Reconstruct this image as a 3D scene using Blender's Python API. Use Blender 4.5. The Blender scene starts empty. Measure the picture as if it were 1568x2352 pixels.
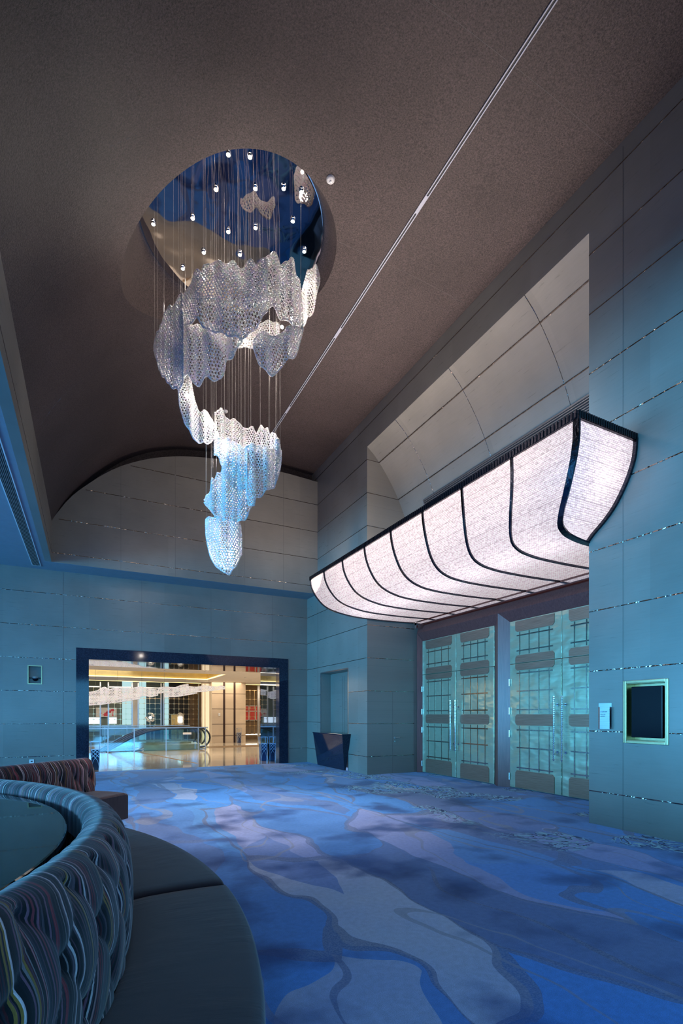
import bpy, math, random
from mathutils import Vector, Matrix
import numpy as np

random.seed(7)
PI = math.pi
SC = bpy.context.scene
COL = SC.collection

# ------------------------------------------------------------------ camera model
F, CX, YH, CAMH = 1140.0, 784.0, 1642.0, 1.28
TH = math.atan(580.0 / 1140.0)
CT, ST = math.cos(TH), math.sin(TH)


def at_depth(px, py, w):
    """world point that lies w metres in front of the standpoint"""
    u = (px - CX) / F * w
    return (CT * u + ST * w, -ST * u + CT * w, CAMH + (YH - py) / F * w)


# ------------------------------------------------------------------ materials
class NT:
    def __init__(self, name):
        self.m = bpy.data.materials.new(name)
        self.m.use_nodes = True
        self.t = self.m.node_tree
        self.t.nodes.clear()
        self.out = self.n('ShaderNodeOutputMaterial')

    def n(self, typ, **kw):
        nd = self.t.nodes.new(typ)
        for k, v in kw.items():
            setattr(nd, k, v)
        return nd

    def l(self, a, b):
        self.t.links.new(a, b)

    def val(self, sock, v):
        if hasattr(v, 'is_linked') or hasattr(v, 'links'):
            self.l(v, sock)
        else:
            sock.default_value = v

    def math(self, op, a, b=0.0, clamp=False):
        nd = self.n('ShaderNodeMath', operation=op, use_clamp=clamp)
        self.val(nd.inputs[0], a)
        self.val(nd.inputs[1], b)
        return nd.outputs[0]

    def maprange(self, v, a, b, c=0.0, d=1.0):
        nd = self.n('ShaderNodeMapRange', clamp=True)
        self.val(nd.inputs[0], v)
        for i, q in enumerate((a, b, c, d)):
            nd.inputs[i + 1].default_value = q
        return nd.outputs[0]

    def mix(self, fac, a, b, blend='MIX'):
        nd = self.n('ShaderNodeMix', data_type='RGBA', blend_type=blend)
        self.val(nd.inputs['Factor'], fac)
        self.val(nd.inputs[6], a if not isinstance(a, tuple) else (*a, 1) if len(a) == 3 else a)
        self.val(nd.inputs[7], b if not isinstance(b, tuple) else (*b, 1) if len(b) == 3 else b)
        return nd.outputs[2]

    def coord(self, kind='Object'):
        return self.n('ShaderNodeTexCoord').outputs[kind]

    def mapping(self, vec, scale=(1, 1, 1), rot=(0, 0, 0), loc=(0, 0, 0)):
        nd = self.n('ShaderNodeMapping')
        self.l(vec, nd.inputs[0])
        nd.inputs['Scale'].default_value = scale
        nd.inputs['Rotation'].default_value = rot
        nd.inputs['Location'].default_value = loc
        return nd.outputs[0]

    def noise(self, vec, scale=1.0, detail=2.0, rough=0.5, dist=0.0, out=0):
        nd = self.n('ShaderNodeTexNoise')
        self.l(vec, nd.inputs['Vector'])
        nd.inputs['Scale'].default_value = scale
        nd.inputs['Detail'].default_value = detail
        nd.inputs['Roughness'].default_value = rough
        nd.inputs['Distortion'].default_value = dist
        return nd.outputs[out]

    def ramp(self, fac, stops, interp='LINEAR'):
        nd = self.n('ShaderNodeValToRGB')
        self.l(fac, nd.inputs[0])
        cr = nd.color_ramp
        cr.interpolation = interp
        while len(cr.elements) < len(stops):
            cr.elements.new(0.5)
        for e, (p, c) in zip(cr.elements, stops):
            e.position = p
            e.color = (*c, 1) if len(c) == 3 else c
        return nd.outputs[0]

    def bump(self, h, strength=0.3, dist=0.01):
        nd = self.n('ShaderNodeBump')
        nd.inputs['Strength'].default_value = strength
        nd.inputs['Distance'].default_value = dist
        self.l(h, nd.inputs['Height'])
        return nd.outputs[0]

    def principled(self, color, rough=0.5, metal=0.0, normal=None, spec=0.5, trans=0.0, ior=1.5, emit=None, estr=0.0, coat=0.0, sheen=0.0, alpha=None):
        p = self.n('ShaderNodeBsdfPrincipled')
        self.val(p.inputs['Base Color'], (*color, 1) if isinstance(color, tuple) and len(color) == 3 else color)
        self.val(p.inputs['Roughness'], rough)
        self.val(p.inputs['Metallic'], metal)
        p.inputs['Specular IOR Level'].default_value = spec
        p.inputs['Transmission Weight'].default_value = trans
        p.inputs['IOR'].default_value = ior
        p.inputs['Coat Weight'].default_value = coat
        p.inputs['Sheen Weight'].default_value = sheen
        if normal is not None:
            self.l(normal, p.inputs['Normal'])
        if emit is not None:
            self.val(p.inputs['Emission Color'], (*emit, 1) if isinstance(emit, tuple) else emit)
            self.val(p.inputs['Emission Strength'], estr)
        return p.outputs[0]

    def done(self, sh):
        self.l(sh, self.out.inputs[0])
        return self.m


def plain(name, color, rough=0.5, metal=0.0, grain=0.0, gscale=60.0, bump=0.0, spec=0.5, coat=0.0):
    t = NT(name)
    co = t.coord()
    nz = t.noise(co, gscale, 3.0)
    v = t.maprange(nz, 0.3, 0.7, 1.0 - grain, 1.0 + grain)
    c = t.mix(1.0, (*color, 1), v, 'MULTIPLY') if grain else (*color, 1)
    nrm = t.bump(nz, bump, 0.01) if bump else None
    return t.done(t.principled(c, rough, metal, nrm, spec, coat=coat))


def emissive(name, color, strength):
    t = NT(name)
    e = t.n('ShaderNodeEmission')
    e.inputs[0].default_value = (*color, 1)
    e.inputs[1].default_value = strength
    return t.done(e.outputs[0])


def stone(name, axis, base=(0.205, 0.195, 0.172), rough=0.28):
    """honed limestone cladding in 0.705 m courses; axis 'x': wall facing x, 'y': wall facing y"""
    t = NT(name)
    sep = t.n('ShaderNodeSeparateXYZ')
    t.l(t.coord(), sep.inputs[0])
    cb = t.n('ShaderNodeCombineXYZ')
    t.l(sep.outputs[1 if axis == 'x' else 0], cb.inputs[0])
    t.l(sep.outputs[2], cb.inputs[1])
    br = t.n('ShaderNodeTexBrick')
    t.l(t.mapping(cb.outputs[0], loc=(0, 0.315, 0)), br.inputs['Vector'])
    br.offset = 0.0
    br.inputs['Color1'].default_value = (0.82, 0.82, 0.82, 1)
    br.inputs['Color2'].default_value = (1.12, 1.12, 1.12, 1)
    br.inputs['Mortar Size'].default_value = 0.0
    br.inputs['Brick Width'].default_value = 1.6
    br.inputs['Row Height'].default_value = 0.705
    br.inputs['Scale'].default_value = 1.0
    grain = t.noise(t.mapping(cb.outputs[0], scale=(1.2, 22, 1)), 2.2, 5.0, 0.65, 0.5)
    cloud = t.noise(cb.outputs[0], 1.4, 3.0)
    fine = t.noise(t.mapping(cb.outputs[0], scale=(6, 160, 1)), 2.0, 2.0)
    g = t.math('ADD', t.maprange(grain, 0.3, 0.7, 0.96, 1.03), t.maprange(fine, 0.3, 0.7, -0.01, 0.01))
    c = t.mix(1.0, (*base, 1), g, 'MULTIPLY')
    c = t.mix(1.0, c, t.maprange(cloud, 0.3, 0.7, 0.9, 1.08), 'MULTIPLY')
    c = t.mix(0.5, c, t.mix(1.0, c, br.outputs[0], 'MULTIPLY'))
    nrm = t.bump(t.math('ADD', t.math('MULTIPLY', cloud, 0.6), t.math('MULTIPLY', grain, 0.03)), 0.10, 0.03)
    r = t.maprange(grain, 0.3, 0.7, rough - 0.01, rough + 0.03)
    return t.done(t.principled(c, r, 0.0, nrm, 0.5))


def mat_mica():
    t = NT('mica_plaster')
    co = t.coord()
    n1 = t.noise(co, 62.0, 3.0, 0.75)
    n2 = t.noise(co, 200.0, 1.0)
    big = t.noise(co, 0.8, 3.0)
    v = t.maprange(n1, 0.32, 0.72, 0.25, 1.9)
    c = t.mix(1.0, (0.058, 0.043, 0.042, 1), v, 'MULTIPLY')
    c = t.mix(1.0, c, t.maprange(big, 0.3, 0.7, 0.8, 1.15), 'MULTIPLY')
    sp = t.maprange(n2, 0.66, 0.74, 0.0, 0.55)
    c = t.mix(sp, c, (0.30, 0.23, 0.17, 1))
    nrm = t.bump(n1, 0.6, 0.01)
    return t.done(t.principled(c, 0.55, 0.0, nrm, 0.35))


def mat_carpet():
    t = NT('carpet_pattern')
    co = t.coord()
    warp = t.noise(t.mapping(co, scale=(1, 0.7, 1)), 0.8, 2.5, 0.5, 0.0, 1)
    ws = t.n('ShaderNodeVectorMath', operation='MULTIPLY_ADD')
    t.l(warp, ws.inputs[0])
    ws.inputs[1].default_value = (1.3, 1.5, 0)
    t.l(co, ws.inputs[2])
    q = t.mapping(ws.outputs[0], scale=(1.0, 0.25, 0.0), rot=(0, 0, 0.28))

    def voro(sc, feat, ran=1.0, vec=q):
        v = t.n('ShaderNodeTexVoronoi', feature=feat, voronoi_dimensions='2D')
        t.l(vec, v.inputs['Vector'])
        v.inputs['Scale'].default_value = sc
        v.inputs['Randomness'].default_value = ran
        return v
    va = voro(1.5, 'F1')
    sepc = t.n('ShaderNodeSeparateColor')
    t.l(va.outputs['Color'], sepc.inputs[0])
    royal, royal2, slate, lav, pale = (0.10, 0.31, 0.74), (0.115, 0.27, 0.60), (0.15, 0.21, 0.40), (0.33, 0.37, 0.62), (0.48, 0.52, 0.64)
    cells = t.ramp(sepc.outputs[0], [(0.0, royal), (0.24, slate), (0.42, royal2), (0.62, royal), (0.76, lav), (0.87, slate), (0.945, pale)], 'CONSTANT')
    # a second, finer family of tongues and streaks
    vb = voro(2.2, 'F1', 1.0, t.mapping(ws.outputs[0], scale=(1.0, 0.22, 0), rot=(0, 0, 0.30), loc=(3.1, 1.7, 0)))
    sepb = t.n('ShaderNodeSeparateColor')
    t.l(vb.outputs['Color'], sepb.inputs[0])
    cells2 = t.ramp(sepb.outputs[1], [(0.0, (0.13, 0.33, 0.68)), (0.25, slate), (0.42, royal), (0.60, (0.17, 0.25, 0.52)), (0.74, lav), (0.88, pale)], 'CONSTANT')
    pick = t.ramp(sepb.outputs[0], [(0.0, (0, 0, 0)), (0.66, (1, 1, 1))], 'CONSTANT')
    c = t.mix(t.math('MULTIPLY', pick, 0.85), cells, cells2)
    # meandering grey river lines along the cell borders
    ed = voro(1.5, 'DISTANCE_TO_EDGE')
    wob = t.noise(co, 0.9, 2.0)
    wid = t.maprange(wob, 0.35, 0.7, 0.004, 0.055)
    line = t.math('LESS_THAN', ed.outputs['Distance'], wid)
    speck = t.noise(co, 90.0, 2.0)
    linec = t.mix(t.maprange(speck, 0.4, 0.6), (0.11, 0.13, 0.22), (0.24, 0.25, 0.32))
    c = t.mix(t.math('MULTIPLY', line, 0.75), c, linec)
    # thin pale ribbons
    rb = t.noise(q, 1.25, 1.0, 0.4, 0.6)
    band = t.math('LESS_THAN', t.math('ABSOLUTE', t.math('SUBTRACT', rb, 0.40)), 0.010)
    c = t.mix(t.math('MULTIPLY', band, 0.65), c, (0.30, 0.31, 0.37))
    # dyed ink clouds
    ink = t.noise(t.mapping(co, scale=(1.0, 1.05, 1), rot=(0, 0, -0.15)), 1.25, 3.0, 0.5, 0.0)
    c = t.mix(t.maprange(ink, 0.52, 0.66, 0.0, 0.85), c, (0.025, 0.036, 0.135))
    soft = t.noise(co, 0.55, 4.0)
    c = t.mix(t.maprange(soft, 0.35, 0.65, 0.0, 0.35), c, (0.05, 0.21, 0.66))
    # coral branches woven in along the doors
    sep = t.n('ShaderNodeSeparateXYZ')
    t.l(co, sep.inputs[0])
    cor = t.noise(t.mapping(co, scale=(1.0, 0.8, 1)), 3.0, 2.5, 0.5, 3.0)
    patch = t.noise(t.mapping(co, loc=(2.3, 0, 0)), 0.75, 1.0)
    m1 = t.math('MULTIPLY', t.maprange(sep.outputs[0], 3.7, 4.2), t.maprange(patch, 0.53, 0.56))
    tb = t.math('LESS_THAN', t.math('ABSOLUTE', t.math('SUBTRACT', cor, 0.52)), 0.034)
    db = t.math('LESS_THAN', t.math('ABSOLUTE', t.math('SUBTRACT', cor, 0.45)), 0.03)
    c = t.mix(t.math('MULTIPLY', db, m1), c, (0.015, 0.03, 0.10))
    c = t.mix(t.math('MULTIPLY', tb, m1), c, (0.26, 0.50, 0.62))
    pile = t.noise(co, 260.0, 2.0)
    pile2 = t.noise(co, 28.0, 3.0)
    c = t.mix(1.0, c, t.math('MULTIPLY', t.maprange(pile, 0.3, 0.7, 0.78, 1.2), t.maprange(pile2, 0.3, 0.7, 0.92, 1.08)), 'MULTIPLY')
    nrm = t.bump(pile, 0.35, 0.004)
    return t.done(t.principled(c, 0.95, 0.0, nrm, 0.1, sheen=0.15))


def mat_stripes():
    """multicolour striped upholstery; UV.x runs along the sofa in metres, UV.y over the back"""
    t = NT('striped_upholstery')
    sep = t.n('ShaderNodeSeparateXYZ')
    t.l(t.coord('UV'), sep.inputs[0])
    u, v = sep.outputs[0], sep.outputs[1]
    cb = t.n('ShaderNodeCombineXYZ')
    t.l(u, cb.inputs[0])
    t.l(v, cb.inputs[1])
    nz = t.noise(t.mapping(cb.outputs[0], scale=(1.6, 2.0, 1)), 2.0, 1.0)
    uu = t.math('ADD', u, t.maprange(nz, 0.25, 0.75, -0.012, 0.012))

    def stripe(freq, off):
        cell = t.math('FLOOR', t.math('MULTIPLY', t.math('ADD', uu, off), freq))
        wn = t.n('ShaderNodeTexWhiteNoise', noise_dimensions='1D')
        t.l(cell, wn.inputs['W'])
        return wn.outputs[0]
    black, navy, blue, lilac, white, maroon, mustard, grey = (0.004, 0.002, 0.003), (0.006, 0.004, 0.008), (0.018, 0.014, 0.022), (0.24, 0.085, 0.12), (0.74, 0.50, 0.48), (0.24, 0.014, 0.02), (0.36, 0.17, 0.03), (0.10, 0.055, 0.065)
    r1 = t.ramp(stripe(205.0, 3.1), [(0.0, black), (0.34, navy), (0.50, blue), (0.60, grey), (0.69, lilac), (0.77, maroon), (0.85, black), (0.925, white), (0.97, mustard)], 'CONSTANT')
    r2 = t.ramp(stripe(390.0, 1.7), [(0.0, black), (0.45, navy), (0.66, grey), (0.78, lilac), (0.86, maroon), (0.93, white)], 'CONSTANT')
    c = t.mix(0.28, r1, r2)
    th = t.noise(t.mapping(cb.outputs[0], scale=(700, 60, 1)), 1.0, 1.0)
    c = t.mix(1.0, c, t.maprange(th, 0.3, 0.7, 0.8, 1.15), 'MULTIPLY')
    nrm = t.bump(th, 0.15, 0.002)
    return t.done(t.principled(c, 0.75, 0.0, nrm, 0.3, sheen=0.2))


def mat_seat():
    t = NT('charcoal_seat_fabric')
    uv = t.coord('UV')
    fold = t.noise(t.mapping(uv, scale=(7.0, 1.3, 1), rot=(0, 0, 0.12)), 2.4, 3.0, 0.55)
    broad = t.noise(uv, 2.5, 2.0)
    w = t.noise(uv, 420.0, 2.0)
    mask = t.maprange(broad, 0.42, 0.62)
    h = t.math('ADD', t.math('MULTIPLY', t.math('MULTIPLY', fold, mask), 0.8), t.math('MULTIPLY', w, 0.05))
    c = t.mix(1.0, (0.024, 0.0115, 0.0165, 1), t.maprange(w, 0.3, 0.7, 0.75, 1.25), 'MULTIPLY')
    return t.done(t.principled(c, 0.8, 0.0, t.bump(h, 0.45, 0.015), 0.3, sheen=0.25))


def mat_crystal(glow=0.0):
    t = NT('cut_crystal_beads' if not glow else 'led_lit_crystal_beads')
    co = t.coord()
    wn = t.n('ShaderNodeTexWhiteNoise', noise_dimensions='3D')
    vs = t.n('ShaderNodeVectorMath', operation='SNAP')
    t.l(co, vs.inputs[0])
    vs.inputs[1].default_value = (0.03, 0.03, 0.03)
    t.l(vs.outputs[0], wn.inputs[0])
    tint = t.mix(0.12, (0.93, 0.90, 0.89), wn.outputs[1])
    p = t.principled(tint, 0.14, 0.0, None, 0.9, coat=0.6, emit=(1.0, 0.95, 0.93), estr=glow)
    tr = t.n('ShaderNodeBsdfTranslucent')
    t.l(tint, tr.inputs[0])
    mx = t.n('ShaderNodeMixShader')
    mx.inputs[0].default_value = 0.35
    t.l(p, mx.inputs[1])
    t.l(tr.outputs[0], mx.inputs[2])
    return t.done(mx.outputs[0])


def mat_canopy():
    """strung crystal shade: UV in metres (x along the strands, y over the profile)"""
    t = NT('strung_crystal_shade')
    uv = t.coord('UV')
    br = t.n('ShaderNodeTexBrick')
    t.l(uv, br.inputs['Vector'])
    br.inputs['Scale'].default_value = 1.0
    br.inputs['Brick Width'].default_value = 0.034
    br.inputs['Row Height'].default_value = 0.020
    br.inputs['Mortar Size'].default_value = 0.0035
    br.inputs['Color1'].default_value = (1.0, 0.96, 0.97, 1)
    br.inputs['Color2'].default_value = (0.62, 0.57, 0.60, 1)
    br.inputs['Mortar'].default_value = (0.50, 0.44, 0.47, 1)
    nz = t.noise(t.mapping(uv, scale=(22, 40, 1)), 1.0, 2.0)
    sep = t.n('ShaderNodeSeparateXYZ')
    t.l(uv, sep.inputs[0])
    seam = t.math('LESS_THAN', t.math('FRACT', t.math('DIVIDE', sep.outputs[1], 0.17)), 0.05)
    c = t.mix(1.0, br.outputs[0], t.maprange(nz, 0.3, 0.7, 0.72, 1.2), 'MULTIPLY')
    c = t.mix(t.math('MULTIPLY', seam, 0.55), c, (0.30, 0.25, 0.28))
    tr = t.n('ShaderNodeBsdfTranslucent')
    t.l(c, tr.inputs[0])
    em = t.n('ShaderNodeEmission')
    t.l(t.mix(1.0, c, (1.0, 0.93, 0.95, 1), 'MULTIPLY'), em.inputs[0])
    em.inputs[1].default_value = 0.60
    gl = t.n('ShaderNodeBsdfGlossy')
    gl.inputs[1].default_value = 0.25
    gl.inputs[0].default_value = (0.06, 0.06, 0.06, 1)
    a1 = t.n('ShaderNodeAddShader')
    t.l(tr.outputs[0], a1.inputs[0])
    t.l(em.outputs[0], a1.inputs[1])
    a2 = t.n('ShaderNodeAddShader')
    t.l(a1.outputs[0], a2.inputs[0])
    t.l(gl.outputs[0], a2.inputs[1])
    return t.done(a2.outputs[0])


def mat_doormetal():
    t = NT('brushed_champagne_metal')
    co = t.coord()
    br = t.noise(t.mapping(co, scale=(4, 4, 220)), 1.0, 2.0)
    wav = t.noise(t.mapping(co, scale=(1, 1.6, 2.6)), 1.6, 2.0, 0.5)
    h = t.math('ADD', t.math('MULTIPLY', wav, 1.0), t.math('MULTIPLY', br, 0.01))
    c = t.mix(t.maprange(br, 0.3, 0.7), (0.46, 0.54, 0.38), (0.58, 0.64, 0.47))
    return t.done(t.principled(c, 0.24, 0.7, t.bump(h, 0.35, 0.06), 0.5))


def mat_brushed(name, c0, c1, rough=0.35, stretch=(4, 200, 4), metal=1.0):
    t = NT(name)
    br = t.noise(t.mapping(t.coord(), scale=stretch), 1.0, 3.0)
    c = t.mix(t.maprange(br, 0.3, 0.7), c0, c1)
    return t.done(t.principled(c, rough, metal, t.bump(br, 0.1, 0.004)))


def mat_strip():
    t = NT('inlaid_metal_joint')
    co = t.coord()
    nz = t.noise(co, 9.0, 2.0, 0.6)
    return t.done(t.principled((0.28, 0.23, 0.20), 0.16, 1.0, t.bump(nz, 0.9, 0.05)))


def mat_marble():
    t = NT('polished_marble')
    co = t.coord()
    v = t.noise(co, 0.9, 6.0, 0.6, 1.2)
    c = t.ramp(v, [(0.3, (0.36, 0.32, 0.27)), (0.5, (0.50, 0.45, 0.38)), (0.7, (0.58, 0.53, 0.46))])
    return t.done(t.principled(c, 0.07, 0.0, t.bump(v, 0.02, 0.02), 0.75))


def mat_mirror(name, col, rough, bumps=0.0, sc=0.9):
    t = NT(name)
    nz = t.noise(t.coord(), sc, 2.0)
    return t.done(t.principled(col, rough, 1.0, t.bump(nz, bumps, 0.05) if bumps else None))


def mat_granite():
    t = NT('dark_blue_granite')
    co = t.coord()
    n1 = t.noise(co, 55.0, 3.0, 0.7)
    n2 = t.noise(co, 3.0, 4.0)
    c = t.mix(t.maprange(n1, 0.45, 0.8), (0.010, 0.013, 0.026), (0.04, 0.05, 0.08))
    c = t.mix(t.maprange(n2, 0.5, 0.8, 0, 0.4), c, (0.02, 0.03, 0.05))
    return t.done(t.principled(c, 0.07, 0.0, None, 0.30))


def mat_wood():
    t = NT('dark_rosewood')
    co = t.coord()
    g = t.noise(t.mapping(co, scale=(26, 26, 1.4)), 2.0, 4.0, 0.6, 0.5)
    c = t.mix(t.maprange(g, 0.3, 0.7), (0.10, 0.028, 0.026), (0.17, 0.058, 0.050))
    return t.done(t.principled(c, 0.35, 0.0, t.bump(g, 0.08, 0.004), 0.5))


def mat_glass(name, col, alpha=0.35, rough=0.05):
    t = NT(name)
    tb = t.n('ShaderNodeBsdfTransparent')
    tb.inputs[0].default_value = (*col, 1)
    gl = t.n('ShaderNodeBsdfGlossy')
    gl.inputs[0].default_value = (0.9, 0.95, 1.0, 1)
    gl.inputs[1].default_value = rough
    lw = t.n('ShaderNodeLayerWeight')
    lw.inputs[0].default_value = 0.25
    mx = t.n('ShaderNodeMixShader')
    t.l(t.maprange(lw.outputs['Fresnel'], 0.0, 1.0, alpha * 0.3, 0.9), mx.inputs[0])
    t.l(tb.outputs[0], mx.inputs[1])
    t.l(gl.outputs[0], mx.inputs[2])
    return t.done(mx.outputs[0])


M = dict(
    sx=stone('limestone_side', 'x'), sy=stone('limestone_end', 'y'),
    mica=mat_mica(), carpet=mat_carpet(), stripes=mat_stripes(), seat=mat_seat(),
    crystal=mat_crystal(), litcrystal=mat_crystal(0.30), shade=mat_canopy(), doormetal=mat_doormetal(),
    bronze=mat_brushed('brushed_bronze', (0.22, 0.125, 0.085), (0.33, 0.20, 0.145), 0.42, (3, 3, 120), 0.6),
    bar=mat_brushed('polished_bar', (0.42, 0.36, 0.30), (0.6, 0.54, 0.47), 0.15, (30, 30, 30)),
    strip=mat_strip(), groove=plain('dark_joint', (0.10, 0.095, 0.09), 0.6, 0, 0.1),  # groove: dark colour of the thin seams
    marble=mat_marble(), mirror=mat_mirror('dark_mirror', (0.38, 0.35, 0.37), 0.03, 0.40, 1.0),
    granite=mat_granite(), wood=mat_wood(),
    revealmirror=mat_mirror('polished_stone_reveal', (0.20, 0.27, 0.40), 0.03, 0.03, 0.6),
    paint=plain('soffit_paint', (0.24, 0.27, 0.30), 0.7, 0, 0.04, 8.0),
    ceilpaint=plain('atrium_ceiling_paint', (0.84, 0.81, 0.79), 0.6, 0, 0.03, 4.0),
    black=plain('black_void', (0.012, 0.012, 0.015), 0.6, 0, 0.1),
    white=plain('white_enamel', (0.72, 0.72, 0.72), 0.4, 0, 0.03),
    slotgrey=plain('grey_enamel', (0.42, 0.44, 0.52), 0.5, 0, 0.03),
    alu=plain('satin_aluminium', (0.62, 0.63, 0.66), 0.35, 1.0, 0.05, 40),
    chrome=plain('chrome', (0.8, 0.82, 0.85), 0.08, 1.0, 0.02, 30),
    ribdark=plain('gunmetal_rib', (0.05, 0.055, 0.075), 0.12, 1.0, 0.25, 25, 0.3),
    beadtrim=plain('dark_bead_trim', (0.035, 0.03, 0.04), 0.2, 0.8, 0.3, 90, 0.3),
    brass=plain('satin_brass', (0.40, 0.33, 0.19), 0.3, 1.0, 0.06, 40),
    screen=plain('switched_off_screen', (0.004, 0.004, 0.008), 0.12, 0, 0.05, 4, 0.0, 0.12),
    steel=mat_brushed('brushed_steel', (0.50, 0.52, 0.55), (0.62, 0.64, 0.68), 0.30, (3, 3, 150), 1.0),
    ink=plain('engraved_ink', (0.03, 0.04, 0.06), 0.5, 0, 0.1),
    tabletop=mat_mirror('dark_glass_top', (0.15, 0.17, 0.15), 0.03, 0.02, 1.0),
    wire=plain('suspension_wire', (0.42, 0.40, 0.37), 0.35, 0.6, 0.1, 40),
    lamp=emissive('lamp_filament', (1.0, 0.90, 0.74), 60.0),
    down=emissive('downlight_lens', (1.0, 0.90, 0.76), 45.0),
    cove=emissive('cove_led', (1.0, 0.72, 0.26), 3.6),
    covewash=plain('gold_cove_panel', (0.75, 0.56, 0.22), 0.4, 0.2, 0.08, 6.0),
    wash=emissive('wall_wash_glow', (1.0, 0.76, 0.46), 1.15),
    gold=plain('gilt_lattice', (0.80, 0.60, 0.34), 0.25, 1.0, 0.08, 30),
    glasst=mat_glass('tinted_glass_teal', (0.91, 0.985, 0.975), 0.22),
    glassb=mat_glass('tinted_glass_blue', (0.80, 0.93, 0.99), 0.25),
    rubber=plain('black_handrail_rubber', (0.015, 0.015, 0.018), 0.35, 0, 0.1),
    olive=plain('brass_olive_cladding', (0.32, 0.30, 0.16), 0.25, 0.6, 0.15, 6),
    escal=plain('escalator_steps', (0.10, 0.11, 0.12), 0.35, 0.7, 0.2, 20),
    beige=stone('beige_travertine', 'y', (0.52, 0.42, 0.32), 0.35),
    darkline=plain('dark_bronze_inlay', (0.05, 0.03, 0.03), 0.3, 0.6, 0.1),
    daywin=emissive('daylit_window', (0.58, 0.90, 0.92), 0.85),
    dayblue=emissive('pale_blue_pane', (0.42, 0.72, 0.95), 0.40),
    daywhite=emissive('bright_daylight_pane', (0.92, 1.0, 1.0), 1.7),
    sagewall=plain('sage_backdrop', (0.13, 0.17, 0.16), 0.5, 0, 0.12, 2.0),
    navywall=plain('petrol_glass_backdrop', (0.04, 0.09, 0.13), 0.15, 0, 0.2, 1.5),
    brownwall=plain('bronze_panel', (0.17, 0.11, 0.06), 0.4, 0.3, 0.2, 4),
    red=plain('red_lacquer', (0.62, 0.05, 0.045), 0.4, 0, 0.12, 9),
    redmark=plain('red_brushwork', (0.62, 0.06, 0.10), 0.5, 0, 0.1),
    paper=plain('white_board', (0.66, 0.66, 0.68), 0.6, 0, 0.04),
    navypaint=plain('navy_bin_body', (0.012, 0.03, 0.11), 0.3, 0, 0.15, 9),
    silver=plain('silver_lattice_bar', (0.60, 0.66, 0.76), 0.25, 0.9, 0.05),
    base=plain('sofa_plinth', (0.008, 0.008, 0.012), 0.7, 0, 0.1),
    lantern=emissive('lit_lantern', (1.0, 0.93, 0.80), 5.0),
)


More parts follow.
